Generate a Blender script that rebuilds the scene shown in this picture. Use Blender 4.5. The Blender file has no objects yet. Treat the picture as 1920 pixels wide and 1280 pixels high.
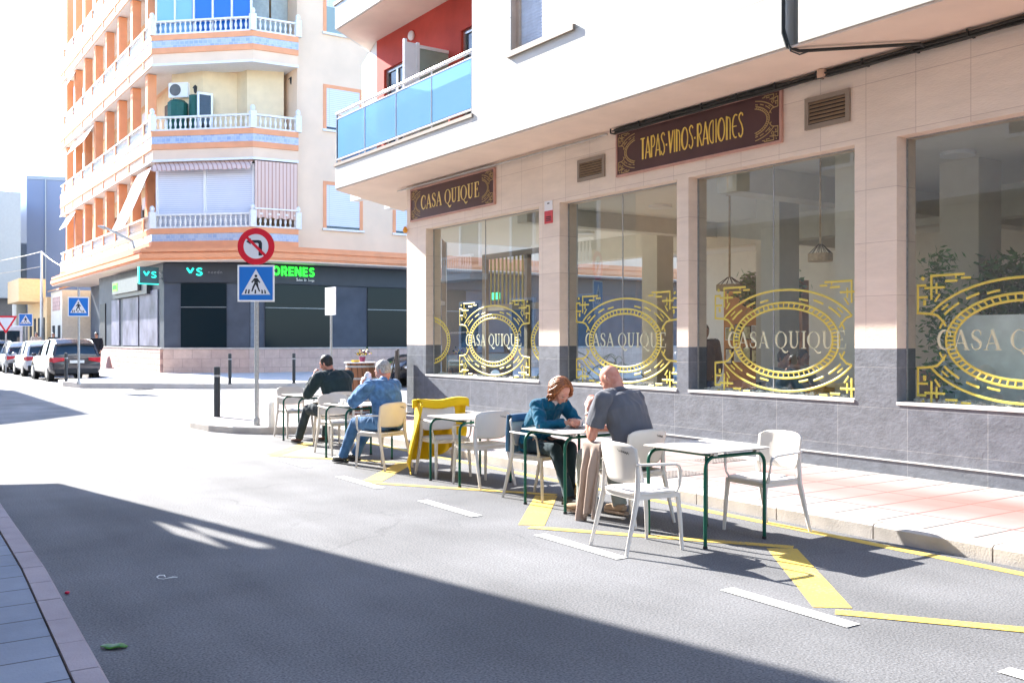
import bpy, bmesh, math, random
from mathutils import Vector, Matrix, noise, Euler
R = math.radians
random.seed(7)
S = bpy.context.scene
COL = S.collection
# ---------------------------------------------------------------- camera, world, sun, exposure
CAMZ, FOC, HOR = 1.6, 1800.0, 638.0
cam = bpy.data.cameras.new('camera'); cam_o = bpy.data.objects.new('camera', cam); COL.objects.link(cam_o)
cam_o.location = (0, 0, CAMZ); cam_o.rotation_euler = (R(90), 0, -math.atan2(.5642, .8257))
cam.sensor_width = 36.0; cam.lens = 36.0*FOC/1920.0; cam.shift_y = -(640-HOR)/1920.0
cam.clip_start = .05; cam.clip_end = 2000
S.camera = cam_o
SUN = Vector((-.351, 1.62, 1.0)).normalized()
W = bpy.data.worlds.new('World'); S.world = W; W.use_nodes = True
nt = W.node_tree; nt.nodes.clear()
wo = nt.nodes.new('ShaderNodeOutputWorld'); bg = nt.nodes.new('ShaderNodeBackground'); sk = nt.nodes.new('ShaderNodeTexSky')
sk.sky_type = 'NISHITA'; sk.sun_disc = False; sk.sun_elevation = math.asin(SUN.z)
sk.sun_rotation = math.atan2(SUN.x, SUN.y); sk.air_density = 1.0; sk.dust_density = 0.4; sk.ozone_density = 2.0
bg.inputs[1].default_value = .138
tn = nt.nodes.new('ShaderNodeVectorMath'); tn.operation = 'MULTIPLY'; tn.inputs[1].default_value = (.88,.99,1.15); nt.links.new(sk.outputs[0], tn.inputs[0]); nt.links.new(tn.outputs[0], bg.inputs[0]); nt.links.new(bg.outputs[0], wo.inputs[0])
sl = bpy.data.lights.new('sun', 'SUN'); sl.energy = 4.7; sl.angle = R(.4); sl.color = (1.0, .955, .885)
so = bpy.data.objects.new('sun', sl); COL.objects.link(so); so.rotation_euler = SUN.to_track_quat('Z', 'Y').to_euler()
so.location = (-10, 40, 40)
S.view_settings.view_transform = 'Standard'; S.view_settings.look = 'None'; S.view_settings.gamma = 1.0
S.view_settings.exposure = 2.15
S.render.engine = 'CYCLES'
try:
    S.cycles.max_bounces = 9; S.cycles.diffuse_bounces = 5; S.cycles.glossy_bounces = 4; S.cycles.transparent_max_bounces = 16
    S.cycles.caustics_reflective = False; S.cycles.caustics_refractive = False; S.cycles.use_denoising = True
except Exception: pass

# ---------------------------------------------------------------- picture measurements -> places on real planes
def ray(px, py):
    a = (px-960)/FOC; b = (HOR-py)/FOC
    return Vector((.8257*a+.5642, -.5642*a+.8257, b))
def onz(px, py, z=0.0):
    d = ray(px, py); t = (z-CAMZ)/d.z; return Vector((d.x*t, d.y*t, z))
def onx(px, py, x):
    d = ray(px, py); t = x/d.x; return Vector((x, d.y*t, CAMZ+d.z*t))
def ony(px, py, y):
    d = ray(px, py); t = y/d.y; return Vector((d.x*t, y, CAMZ+d.z*t))

# ---------------------------------------------------------------- mesh builder
class MB:
    def __init__(s): s.v = []; s.f = []; s.M = Matrix.Identity(4)
    def add(s, vs, fs):
        n = len(s.v); s.v += [s.M @ Vector(p) for p in vs]; s.f += [tuple(i+n for i in f) for f in fs]; return s
    def box(s, x0, x1, y0, y1, z0, z1):
        x0, x1 = sorted((x0, x1)); y0, y1 = sorted((y0, y1)); z0, z1 = sorted((z0, z1))
        return s.add([(x0,y0,z0),(x1,y0,z0),(x1,y1,z0),(x0,y1,z0),(x0,y0,z1),(x1,y0,z1),(x1,y1,z1),(x0,y1,z1)],
                     [(0,3,2,1),(4,5,6,7),(0,1,5,4),(1,2,6,5),(2,3,7,6),(3,0,4,7)])
    def prism(s, pts, z0, z1):
        n = len(pts); ar = sum(pts[i][0]*pts[(i+1)%n][1]-pts[(i+1)%n][0]*pts[i][1] for i in range(n))
        if ar < 0: pts = pts[::-1]
        vs = [(p[0],p[1],z0) for p in pts]+[(p[0],p[1],z1) for p in pts]
        return s.add(vs, [tuple(range(n))[::-1], tuple(range(n,2*n))]+[(i,(i+1)%n,(i+1)%n+n,i+n) for i in range(n)])
    def extr(s, pts, vec):
        n = len(pts); vec = Vector(vec); vs = [Vector(p) for p in pts]; vs += [p+vec for p in vs[:n]]
        nn = Vector((0,0,0))
        for i in range(n): nn += vs[i].cross(vs[(i+1)%n])
        a, b = tuple(range(n)), tuple(range(n,2*n))
        if nn.dot(vec) > 0: return s.add(vs, [a[::-1], b]+[(i,(i+1)%n,(i+1)%n+n,i+n) for i in range(n)])
        return s.add(vs, [a, b[::-1]]+[((i+1)%n,i,i+n,(i+1)%n+n) for i in range(n)])
    def obox(s, P, Q, s0, s1, z0, z1, o0, o1):
        """box along the plan line P->Q from s0 to s1 metres, offset o0..o1 to its right-hand side"""
        P = Vector(P[:2]); Q = Vector(Q[:2]); d = (Q-P).normalized(); n = Vector((d.y, -d.x))
        q = [P+d*s0+n*o0, P+d*s1+n*o0, P+d*s1+n*o1, P+d*s0+n*o1]
        return s.prism([(p.x,p.y) for p in q], z0, z1)
    def tube(s, pts, r, n=8, closed=False, cap=True, sy=1.0, up=None, rot=0.0):
        pts = [Vector(p) for p in pts]; m = len(pts)
        rs = r if isinstance(r, (list, tuple)) else [r]*m
        vs = []; ref = Vector(up) if up else None
        prev = None
        for i, p in enumerate(pts):
            a = pts[i-1] if i > 0 else (pts[-1] if closed else pts[0]); b = pts[i+1] if i < m-1 else (pts[0] if closed else pts[-1])
            t = (b-a)
            t = t.normalized() if t.length > 1e-9 else Vector((0,0,1))
            if ref is not None: u = ref - t*ref.dot(t)
            elif prev is None:
                u = Vector((0,0,1)) if abs(t.z) < .9 else Vector((1,0,0)); u = u - t*u.dot(t)
            else: u = prev - t*prev.dot(t)
            if u.length < 1e-6: u = t.orthogonal()
            u.normalize(); prev = u; w = t.cross(u)
            for k in range(n):
                an = 2*math.pi*(k+rot)/n
                vs.append(p + u*(math.cos(an)*rs[i]*sy) + w*(math.sin(an)*rs[i]))
        fs = []
        for i in range(m if closed else m-1):
            j = (i+1) % m
            for k in range(n): fs.append((i*n+k, i*n+(k+1)%n, j*n+(k+1)%n, j*n+k))
        if cap and not closed: fs += [tuple(range(n))[::-1], tuple(range((m-1)*n, m*n))]
        return s.add(vs, fs)
    def lathe(s, prof, c=(0,0,0), n=16):
        vs = []; fs = []
        for r, z in prof:
            for k in range(n): vs.append((c[0]+r*math.cos(2*math.pi*k/n), c[1]+r*math.sin(2*math.pi*k/n), c[2]+z))
        m = len(prof)
        for i in range(m-1):
            for k in range(n): fs.append((i*n+k, i*n+(k+1)%n, (i+1)*n+(k+1)%n, (i+1)*n+k))
        if prof[0][0] > 1e-4: fs.append(tuple(range(n))[::-1])
        if prof[-1][0] > 1e-4: fs.append(tuple(range((m-1)*n, m*n)))
        return s.add(vs, fs)
    def ell(s, c, r, M=None, nu=14, nv=9):
        M = M or Matrix.Identity(3); c = Vector(c); vs = [c+M@Vector((0,0,-r[2]))]; fs = []
        for j in range(1, nv):
            ph = -math.pi/2+math.pi*j/nv
            for i in range(nu):
                th = 2*math.pi*i/nu
                vs.append(c+M@Vector((r[0]*math.cos(ph)*math.cos(th), r[1]*math.cos(ph)*math.sin(th), r[2]*math.sin(ph))))
        vs.append(c+M@Vector((0,0,r[2]))); L = len(vs)-1
        for i in range(nu):
            fs.append((0, 1+(i+1)%nu, 1+i)); fs.append((L, L-nu+i, L-nu+(i+1)%nu))
        for j in range(nv-2):
            for i in range(nu): fs.append((1+j*nu+i, 1+j*nu+(i+1)%nu, 1+(j+1)*nu+(i+1)%nu, 1+(j+1)*nu+i))
        return s.add(vs, fs)
    def grid(s, fn, nu, nv):
        vs = [fn(i/nu, j/nv) for j in range(nv+1) for i in range(nu+1)]
        return s.add(vs, [(j*(nu+1)+i, j*(nu+1)+i+1, (j+1)*(nu+1)+i+1, (j+1)*(nu+1)+i) for j in range(nv) for i in range(nu)])
    def mesh(s, name):
        me = bpy.data.meshes.new(name); me.from_pydata([tuple(p) for p in s.v], [], s.f); me.update(); return me
    def build(s, name, mat, parent=None, smooth=False, bevel=0, solid=0, sub=0):
        me = s.mesh(name); ms = mat if isinstance(mat, list) else [mat]
        for m in ms: me.materials.append(m)
        o = bpy.data.objects.new(name, me); COL.objects.link(o)
        if parent is not None: o.parent = parent
        if smooth:
            for p in me.polygons: p.use_smooth = True
            if smooth != 2:
                me.set_sharp_from_angle(angle=R(38))
        if solid: md = o.modifiers.new('s', 'SOLIDIFY'); md.thickness = solid; md.offset = 0
        if bevel: md = o.modifiers.new('b', 'BEVEL'); md.width = bevel; md.segments = 2; md.limit_method = 'ANGLE'
        if sub: md = o.modifiers.new('u', 'SUBSURF'); md.levels = sub; md.render_levels = sub
        return o

def thing(name, label, cat, group=None, loc=(0,0,0), rz=0):
    o = bpy.data.objects.new(name, None); COL.objects.link(o); o.location = loc; o.rotation_euler = (0,0,rz); o.empty_display_size = .2
    o['label'] = label; o['category'] = cat
    if group: o['group'] = group
    return o
def tag(o, label, cat, group=None):
    o['label'] = label; o['category'] = cat
    if group: o['group'] = group
    return o
def kind(o, k): o['kind'] = k; return o
def rebase(root, loc):
    """children were modelled in world coordinates: put the thing's origin at its base"""
    loc = Vector(loc); seen = set()
    def go(o):
        if o.type == 'MESH' and o.data.name not in seen:
            seen.add(o.data.name); o.data.transform(Matrix.Translation(-loc))
        for c in o.children: go(c)
    go(root); root.location = loc; return root
def copy_tree(o, parent=None):
    c = o.copy(); COL.objects.link(c); c.parent = parent
    for ch in o.children: copy_tree(ch, c)
    return c

# ---------------------------------------------------------------- materials
def newmat(name):
    m = bpy.data.materials.new(name); m.use_nodes = True; t = m.node_tree
    return m, t, t.nodes['Principled BSDF']
def N(t, typ, **kw):
    n = t.nodes.new(typ)
    for k, v in kw.items():
        if k.startswith('i_'): n.inputs[k[2:].replace('_', ' ')].default_value = v
        else: setattr(n, k, v)
    return n
def col4(c): return (c[0], c[1], c[2], 1)
def mat(name, c, rough=.7, metal=0, var=.12, scale=6, bump=0, bscale=60, spec=.4, stain=0, coat=0):
    m, t, b = newmat(name); L = t.links.new
    b.inputs['Roughness'].default_value = rough; b.inputs['Metallic'].default_value = metal
    b.inputs['Specular IOR Level'].default_value = spec
    if coat: b.inputs['Coat Weight'].default_value = coat; b.inputs['Coat Roughness'].default_value = .05
    g = N(t, 'ShaderNodeNewGeometry')
    n1 = N(t, 'ShaderNodeTexNoise'); n1.inputs['Scale'].default_value = scale; n1.inputs['Detail'].default_value = 5
    L(g.outputs['Position'], n1.inputs['Vector'])
    mr = N(t, 'ShaderNodeMapRange'); mr.inputs['From Min'].default_value = .3; mr.inputs['From Max'].default_value = .7
    mr.inputs['To Min'].default_value = 1-var; mr.inputs['To Max'].default_value = 1+var
    L(n1.outputs['Fac'], mr.inputs['Value'])
    mx = N(t, 'ShaderNodeVectorMath', operation='SCALE'); mx.inputs[0].default_value = c[:3]
    L(mr.outputs[0], mx.inputs['Scale']); L(mx.outputs[0], b.inputs['Base Color'])
    if bump:
        n2 = N(t, 'ShaderNodeTexNoise'); n2.inputs['Scale'].default_value = bscale; n2.inputs['Detail'].default_value = 4
        L(g.outputs['Position'], n2.inputs['Vector'])
        bp = N(t, 'ShaderNodeBump'); bp.inputs['Strength'].default_value = bump; bp.inputs['Distance'].default_value = .01
        L(n2.outputs['Fac'], bp.inputs['Height']); L(bp.outputs[0], b.inputs['Normal'])
    return m
def tilemat(name, c1, c2, joint, axes, w, h, jw=.006, rough=.6, off=.5, bump=.3, bscale=40, var=.1, vscale=3, spec=.4, stretch=(1,1,1), jb=.4, shift=(0,0), aniso=0):
    """brick pattern laid in world metres along two axes; c1/c2 vary from tile to tile"""
    m, t, b = newmat(name); L = t.links.new
    b.inputs['Roughness'].default_value = rough; b.inputs['Specular IOR Level'].default_value = spec
    g = N(t, 'ShaderNodeNewGeometry'); sp = N(t, 'ShaderNodeSeparateXYZ'); L(g.outputs['Position'], sp.inputs[0])
    cb = N(t, 'ShaderNodeCombineXYZ'); L(sp.outputs[axes[0]], cb.inputs[0]); L(sp.outputs[axes[1]], cb.inputs[1])
    ad = N(t, 'ShaderNodeVectorMath', operation='ADD'); ad.inputs[1].default_value = (shift[0], shift[1], 0); L(cb.outputs[0], ad.inputs[0])
    br = N(t, 'ShaderNodeTexBrick'); br.inputs['Scale'].default_value = 1; br.inputs['Brick Width'].default_value = w
    br.inputs['Row Height'].default_value = h; br.inputs['Mortar Size'].default_value = jw; br.inputs['Mortar Smooth'].default_value = .1
    br.offset = off; br.inputs['Color1'].default_value = col4(c1); br.inputs['Color2'].default_value = col4(c2); br.inputs['Mortar'].default_value = col4(joint)
    L(ad.outputs[0], br.inputs['Vector'])
    st = N(t, 'ShaderNodeVectorMath', operation='MULTIPLY'); st.inputs[1].default_value = stretch; L(g.outputs['Position'], st.inputs[0])
    n1 = N(t, 'ShaderNodeTexNoise'); n1.inputs['Scale'].default_value = vscale; n1.inputs['Detail'].default_value = 8; n1.inputs['Roughness'].default_value = .65
    L(st.outputs[0], n1.inputs['Vector'])
    mr = N(t, 'ShaderNodeMapRange'); mr.inputs['From Min'].default_value = .3; mr.inputs['From Max'].default_value = .7
    mr.inputs['To Min'].default_value = 1-var; mr.inputs['To Max'].default_value = 1+var; L(n1.outputs['Fac'], mr.inputs['Value'])
    mx = N(t, 'ShaderNodeVectorMath', operation='SCALE'); L(br.outputs['Color'], mx.inputs[0]); L(mr.outputs[0], mx.inputs['Scale'])
    L(mx.outputs[0], b.inputs['Base Color'])
    n2 = N(t, 'ShaderNodeTexNoise'); n2.inputs['Scale'].default_value = bscale; n2.inputs['Detail'].default_value = 5; L(st.outputs[0], n2.inputs['Vector'])
    su = N(t, 'ShaderNodeMath', operation='MULTIPLY_ADD'); L(br.outputs['Fac'], su.inputs[0]); su.inputs[1].default_value = -jb/max(bump, .01); L(n2.outputs['Fac'], su.inputs[2])
    bp = N(t, 'ShaderNodeBump'); bp.inputs['Strength'].default_value = bump; bp.inputs['Distance'].default_value = .012
    L(su.outputs[0], bp.inputs['Height']); L(bp.outputs[0], b.inputs['Normal'])
    return m
def glassmat(name, tint, refl=1.0, rough=0.0, ior=1.5, body=None, bodyf=0, rcol=(1, 1, 1)):
    m = bpy.data.materials.new(name); m.use_nodes = True; t = m.node_tree; t.nodes.clear(); L = t.links.new
    out = N(t, 'ShaderNodeOutputMaterial'); tr = N(t, 'ShaderNodeBsdfTransparent'); tr.inputs[0].default_value = col4(tint)
    gl = N(t, 'ShaderNodeBsdfGlossy'); gl.inputs['Roughness'].default_value = rough; gl.inputs['Color'].default_value = col4(rcol)
    fr = N(t, 'ShaderNodeFresnel'); fr.inputs[0].default_value = ior
    ml = N(t, 'ShaderNodeMath', operation='MULTIPLY'); ml.use_clamp = True; ml.inputs[1].default_value = refl; gm = N(t, 'ShaderNodeNewGeometry'); bk = N(t, 'ShaderNodeMath', operation='SUBTRACT'); bk.inputs[0].default_value = 1; L(gm.outputs['Backfacing'], bk.inputs[1]); m0 = N(t, 'ShaderNodeMath', operation='MULTIPLY'); L(fr.outputs[0], m0.inputs[0]); L(bk.outputs[0], m0.inputs[1]); L(m0.outputs[0], ml.inputs[0])
    base = tr
    if body:
        df = N(t, 'ShaderNodeBsdfDiffuse'); df.inputs[0].default_value = col4(body)
        mb = N(t, 'ShaderNodeMixShader'); mb.inputs[0].default_value = bodyf; L(tr.outputs[0], mb.inputs[1]); L(df.outputs[0], mb.inputs[2]); base = mb
    mx = N(t, 'ShaderNodeMixShader'); L(ml.outputs[0], mx.inputs[0]); L(base.outputs[0], mx.inputs[1]); L(gl.outputs[0], mx.inputs[2])
    L(mx.outputs[0], out.inputs[0]); return m
def emis(name, c, s):
    m, t, b = newmat(name); b.inputs['Base Color'].default_value = col4(c); b.inputs['Emission Color'].default_value = col4(c)
    b.inputs['Emission Strength'].default_value = s; return m

def asphalt():
    m, t, b = newmat('asphalt'); L = t.links.new; b.inputs['Roughness'].default_value = .88; b.inputs['Specular IOR Level'].default_value = .25
    g = N(t, 'ShaderNodeNewGeometry')
    def ns(sc, det, f0, f1, a, bb, vec=None):
        n = N(t, 'ShaderNodeTexNoise'); n.inputs['Scale'].default_value = sc; n.inputs['Detail'].default_value = det; L(vec or g.outputs['Position'], n.inputs['Vector'])
        r = N(t, 'ShaderNodeMapRange'); r.inputs['From Min'].default_value = f0; r.inputs['From Max'].default_value = f1
        r.inputs['To Min'].default_value = a; r.inputs['To Max'].default_value = bb; L(n.outputs['Fac'], r.inputs['Value']); return r.outputs[0], n
    st = N(t, 'ShaderNodeVectorMath', operation='MULTIPLY'); st.inputs[1].default_value = (1, .12, 1); L(g.outputs['Position'], st.inputs[0])
    a, _ = ns(.8, 7, .32, .68, .80, 1.16); c, _ = ns(2.2, 6, .3, .7, .88, 1.10, st.outputs[0]); d, nf = ns(75, 3, .3, .7, .58, 1.46)
    vo = N(t, 'ShaderNodeTexVoronoi'); vo.inputs['Scale'].default_value = 95; L(g.outputs['Position'], vo.inputs['Vector'])
    vr = N(t, 'ShaderNodeMapRange'); vr.inputs['From Min'].default_value = 0; vr.inputs['From Max'].default_value = .35; vr.inputs['To Min'].default_value = .8; vr.inputs['To Max'].default_value = 1.05
    L(vo.outputs['Distance'], vr.inputs['Value'])
    m1 = N(t, 'ShaderNodeMath', operation='MULTIPLY'); L(a, m1.inputs[0]); L(c, m1.inputs[1])
    m2 = N(t, 'ShaderNodeMath', operation='MULTIPLY'); L(m1.outputs[0], m2.inputs[0]); L(d, m2.inputs[1])
    m3 = N(t, 'ShaderNodeMath', operation='MULTIPLY'); L(m2.outputs[0], m3.inputs[0]); L(vr.outputs[0], m3.inputs[1])
    # fine branching cracks and darker drips
    wn = N(t, 'ShaderNodeTexNoise'); wn.inputs['Scale'].default_value = 1.6; wn.inputs['Detail'].default_value = 6; L(g.outputs['Position'], wn.inputs['Vector'])
    wa = N(t, 'ShaderNodeVectorMath', operation='MULTIPLY_ADD'); wa.inputs[1].default_value = (1.1, 1.1, 0); L(wn.outputs['Color'], wa.inputs[0]); L(g.outputs['Position'], wa.inputs[2])
    vc = N(t, 'ShaderNodeTexVoronoi', feature='DISTANCE_TO_EDGE'); vc.inputs['Scale'].default_value = .33; L(wa.outputs[0], vc.inputs['Vector'])
    cr1 = N(t, 'ShaderNodeMapRange'); cr1.inputs['From Min'].default_value = .001; cr1.inputs['From Max'].default_value = .006; cr1.inputs['To Min'].default_value = .84; L(vc.outputs['Distance'], cr1.inputs['Value'])
    mk, _ = ns(.35, 2, .48, .56, 0, 1)
    cmx = N(t, 'ShaderNodeMix'); L(mk, cmx.inputs['Factor']); cmx.inputs['A'].default_value = 1; L(cr1.outputs[0], cmx.inputs['B'])
    dv = N(t, 'ShaderNodeTexVoronoi'); dv.inputs['Scale'].default_value = 2.3; L(wa.outputs[0], dv.inputs['Vector'])
    dr = N(t, 'ShaderNodeMapRange'); dr.inputs['From Min'].default_value = .02; dr.inputs['From Max'].default_value = .09; dr.inputs['To Min'].default_value = .82; L(dv.outputs['Distance'], dr.inputs['Value'])
    m4 = N(t, 'ShaderNodeMath', operation='MULTIPLY'); L(m3.outputs[0], m4.inputs[0]); L(cmx.outputs[0], m4.inputs[1])
    m5 = N(t, 'ShaderNodeMath', operation='MULTIPLY'); L(m4.outputs[0], m5.inputs[0]); L(dr.outputs[0], m5.inputs[1]); m3 = m5
    # wide worn wheel tracks, and asphalt that turns paler towards the junction
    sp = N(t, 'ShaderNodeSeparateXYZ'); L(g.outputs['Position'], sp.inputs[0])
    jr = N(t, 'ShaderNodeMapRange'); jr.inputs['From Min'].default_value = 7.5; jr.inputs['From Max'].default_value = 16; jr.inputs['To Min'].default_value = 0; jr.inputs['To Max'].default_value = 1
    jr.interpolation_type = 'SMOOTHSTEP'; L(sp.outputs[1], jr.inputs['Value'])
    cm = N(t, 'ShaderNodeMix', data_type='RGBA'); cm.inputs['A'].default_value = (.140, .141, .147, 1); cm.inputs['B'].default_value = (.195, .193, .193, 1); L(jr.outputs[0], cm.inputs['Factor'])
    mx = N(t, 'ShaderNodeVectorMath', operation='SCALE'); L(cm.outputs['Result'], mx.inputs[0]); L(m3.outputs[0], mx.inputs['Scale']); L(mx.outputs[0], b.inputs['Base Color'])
    bp = N(t, 'ShaderNodeBump'); bp.inputs['Strength'].default_value = .55; bp.inputs['Distance'].default_value = .006; L(nf.outputs['Fac'], bp.inputs['Height']); L(bp.outputs[0], b.inputs['Normal'])
    return m
def pavemat():
    """pale slabs with a worn reddish strip painted along the middle"""
    m = tilemat('pavement_slabs', (.33,.305,.295), (.375,.345,.33), (.10,.09,.085), (1,0), .42, .84, .012, .8, 0.0, .15, 60, .09, 2.5, .2, shift=(.2,.07))
    t = m.node_tree; L = t.links.new; b = t.nodes['Principled BSDF']
    src = b.inputs['Base Color'].links[0].from_socket
    g = N(t, 'ShaderNodeNewGeometry'); sp = N(t, 'ShaderNodeSeparateXYZ'); L(g.outputs['Position'], sp.inputs[0])
    ns = N(t, 'ShaderNodeTexNoise'); ns.inputs['Scale'].default_value = 1.1; ns.inputs['Detail'].default_value = 5; L(g.outputs['Position'], ns.inputs['Vector'])
    sb = N(t, 'ShaderNodeMath', operation='SUBTRACT'); L(sp.outputs[0], sb.inputs[0]); sb.inputs[1].default_value = 8.25
    ab = N(t, 'ShaderNodeMath', operation='ABSOLUTE'); L(sb.outputs[0], ab.inputs[0])
    mr = N(t, 'ShaderNodeMapRange'); mr.inputs['From Min'].default_value = .95; mr.inputs['From Max'].default_value = .25; L(ab.outputs[0], mr.inputs['Value'])
    r2 = N(t, 'ShaderNodeMapRange'); r2.inputs['From Min'].default_value = .35; r2.inputs['From Max'].default_value = .7; r2.inputs['To Min'].default_value = .75; L(ns.outputs['Fac'], r2.inputs['Value'])
    ml = N(t, 'ShaderNodeMath', operation='MULTIPLY'); L(mr.outputs[0], ml.inputs[0]); L(r2.outputs[0], ml.inputs[1])
    yr = N(t, 'ShaderNodeMapRange'); yr.inputs['From Min'].default_value = 11; yr.inputs['From Max'].default_value = 3; yr.inputs['To Min'].default_value = .3; yr.inputs['To Max'].default_value = 1.0; L(sp.outputs[1], yr.inputs['Value'])
    m2 = N(t, 'ShaderNodeMath', operation='MULTIPLY'); L(ml.outputs[0], m2.inputs[0]); L(yr.outputs[0], m2.inputs[1])
    mx = N(t, 'ShaderNodeMix', data_type='RGBA'); L(m2.outputs[0], mx.inputs['Factor']); L(src, mx.inputs['A']); mx.inputs['B'].default_value = (.44, .12, .10, 1)
    L(mx.outputs['Result'], b.inputs['Base Color']); return m

def paintmat(name, c, wear=.45):
    """road paint, worn through to the asphalt in specks"""
    m, t, b = newmat(name); L = t.links.new; b.inputs['Roughness'].default_value = .75
    g = N(t, 'ShaderNodeNewGeometry'); n = N(t, 'ShaderNodeTexNoise'); n.inputs['Scale'].default_value = 45; n.inputs['Detail'].default_value = 6; L(g.outputs['Position'], n.inputs['Vector'])
    n2 = N(t, 'ShaderNodeTexNoise'); n2.inputs['Scale'].default_value = 2.5; L(g.outputs['Position'], n2.inputs['Vector'])
    ad = N(t, 'ShaderNodeMath', operation='MULTIPLY_ADD'); L(n2.outputs['Fac'], ad.inputs[0]); ad.inputs[1].default_value = .5; L(n.outputs['Fac'], ad.inputs[2])
    r = N(t, 'ShaderNodeMapRange'); r.inputs['From Min'].default_value = .80; r.inputs['From Max'].default_value = .95; r.inputs['To Max'].default_value = wear; L(ad.outputs[0], r.inputs['Value'])
    mx = N(t, 'ShaderNodeMix', data_type='RGBA'); mx.inputs['A'].default_value = col4(c); mx.inputs['B'].default_value = (.22, .21, .2, 1); L(r.outputs[0], mx.inputs['Factor'])
    L(mx.outputs['Result'], b.inputs['Base Color']); return m

M = {}
M['asphalt'] = asphalt(); M['pave'] = pavemat()
M['kerb'] = mat('kerb_stone', (.5,.46,.42), .85, var=.15, scale=4, bump=.3, bscale=80)
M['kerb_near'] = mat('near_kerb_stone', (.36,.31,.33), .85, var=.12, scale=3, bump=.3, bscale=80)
M['joint'] = mat('joint', (.05,.04,.04), .95)
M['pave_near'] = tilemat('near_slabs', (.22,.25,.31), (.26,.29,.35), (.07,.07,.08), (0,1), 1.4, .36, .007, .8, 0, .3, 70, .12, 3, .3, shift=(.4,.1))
M['white_paint'] = paintmat('white_road_paint', (.8,.8,.78)); M['faded_paint'] = paintmat('faded_road_paint', (.5,.49,.47), .9)
M['yellow_paint'] = paintmat('yellow_road_paint', (.60,.42,.08), .7)
M['pink_stone'] = tilemat('pink_stone', (.79,.67,.555), (.83,.71,.59), (.55,.44,.36), (1,2), .62, .6, .003, .75, 0, .35, 55, .07, 5, .3, stretch=(1,.35,1.6), jb=.2, shift=(.1,.3))
M['slate'] = tilemat('slate_tiles', (.145,.16,.19), (.175,.19,.215), (.36,.36,.35), (1,2), .9, .45, .0018, .5, .0, .35, 30, .22, 7, .5, stretch=(1,.7,1.1), jb=.15, shift=(.1,.05))
M['white_ceramic'] = tilemat('white_ceramic', (.60,.585,.535), (.63,.61,.56), (.34,.32,.28), (1,2), 60, .6, .006, .35, .5, .02, 20, .02, 2, .45, jb=.2)
M['soffit'] = mat('soffit_render', (.78,.64,.53), .85, var=.05, scale=2, bump=.05)
M['cream'] = mat('cream_render', (.78,.63,.41), .85, var=.06, scale=2)
M['peach'] = mat('peach_render', (.80,.60,.43), .85, var=.06, scale=.8, bump=.1, bscale=30)
M['orange'] = mat('orange_paint', (.78,.34,.17), .75, var=.06, scale=2)
M['red_wall'] = mat('red_render', (.56,.075,.05), .8, var=.08, scale=3)
M['alu'] = mat('aluminium', (.55,.54,.5), .35, .8, var=.03)
M['galv'] = mat('galvanised_steel', (.42,.43,.43), .5, .6, var=.15, scale=30)
M['white'] = mat('white_plaster', (.78,.77,.75), .7, var=.03)
M['white_gloss'] = mat('white_lacquer', (.8,.8,.8), .3, var=.02)
M['white_stone'] = mat('white_precast', (.78,.76,.72), .8, var=.06, scale=12)
M['glass'] = glassmat('shop_glass', (.95,.985,.975), 2.8)
M['blueglass'] = glassmat('blue_balcony_glass', (.5,.75,.95), 1.6, body=(.24,.50,.76), bodyf=.75, rcol=(.45,.62,.9))
M['blue_pane'] = glassmat('deep_blue_pane', (.1,.3,.7), 1.5, body=(.02,.16,.55), bodyf=.9)
M['pale_pane'] = glassmat('pale_blue_pane', (.3,.6,.9), 1.5, body=(.25,.5,.78), bodyf=.9)
M['grey_glass'] = glassmat('grey_green_glass', (.6,.68,.6), 1.3, body=(.38,.45,.38), bodyf=.75, rcol=(.45,.62,.9))
M['black_glass'] = mat('black_glass', (.008,.016,.02), .12, var=.0, spec=.12)
M['dark_glass'] = mat('dark_window', (.03,.035,.04), .1, spec=.5)
M['gold'] = mat('gold_vinyl', (.64,.53,.10), .45, var=.05, spec=.4)
M['gold_old'] = mat('old_gold', (.42,.29,.11), .5, var=.08)
M['cream_letter'] = mat('cream_vinyl', (.66,.66,.45), .5, var=.03)
M['brown_sign'] = mat('brown_sign_board', (.075,.030,.028), .45, var=.1, scale=3)
M['sign_frame'] = mat('sign_frame', (.5,.28,.22), .5)
M['taupe'] = mat('taupe_metal', (.27,.22,.17), .55, var=.05)
M['dark'] = mat('near_black', (.015,.015,.016), .6)
M['cable'] = mat('black_cable', (.022,.025,.022), .55)
M['cable_grey'] = mat('grey_conduit', (.45,.45,.42), .5)
M['fascia_dark'] = mat('dark_grey_cladding', (.075,.085,.105), .55, var=.15, scale=1.5, spec=.12)
M['fascia_black'] = mat('anthracite_fascia', (.035,.04,.048), .5, var=.1, scale=2)
M['stone_pink'] = tilemat('pink_dado_stone', (.5,.36,.3), (.56,.41,.34), (.38,.28,.24), (0,2), .7, .4, .01, .85, .5, .4, 20, .12, 3, .2)
M['rough_pink'] = tilemat('rough_pink_block', (.55,.36,.31), (.62,.42,.36), (.42,.28,.25), (1,2), .6, .26, .02, .9, .5, .8, 9, .18, 4, .2, jb=.8)
# ---------------------------------------------------------------- ground, road, kerbs, pavements, markings
b = MB(); b.add([(-400,-300,-.05),(400,-300,-.05),(400,500,-.05),(-400,500,-.05)], [(0,1,2,3)])
kind(b.build('ground', mat('earth', (.3,.28,.25), .9)), 'structure')
b = MB(); b.add([(-60,-30,0),(70,-30,0),(70,160,0),(-60,160,0)], [(0,1,2,3)])
kind(b.build('road', M['asphalt']), 'structure')

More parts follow.
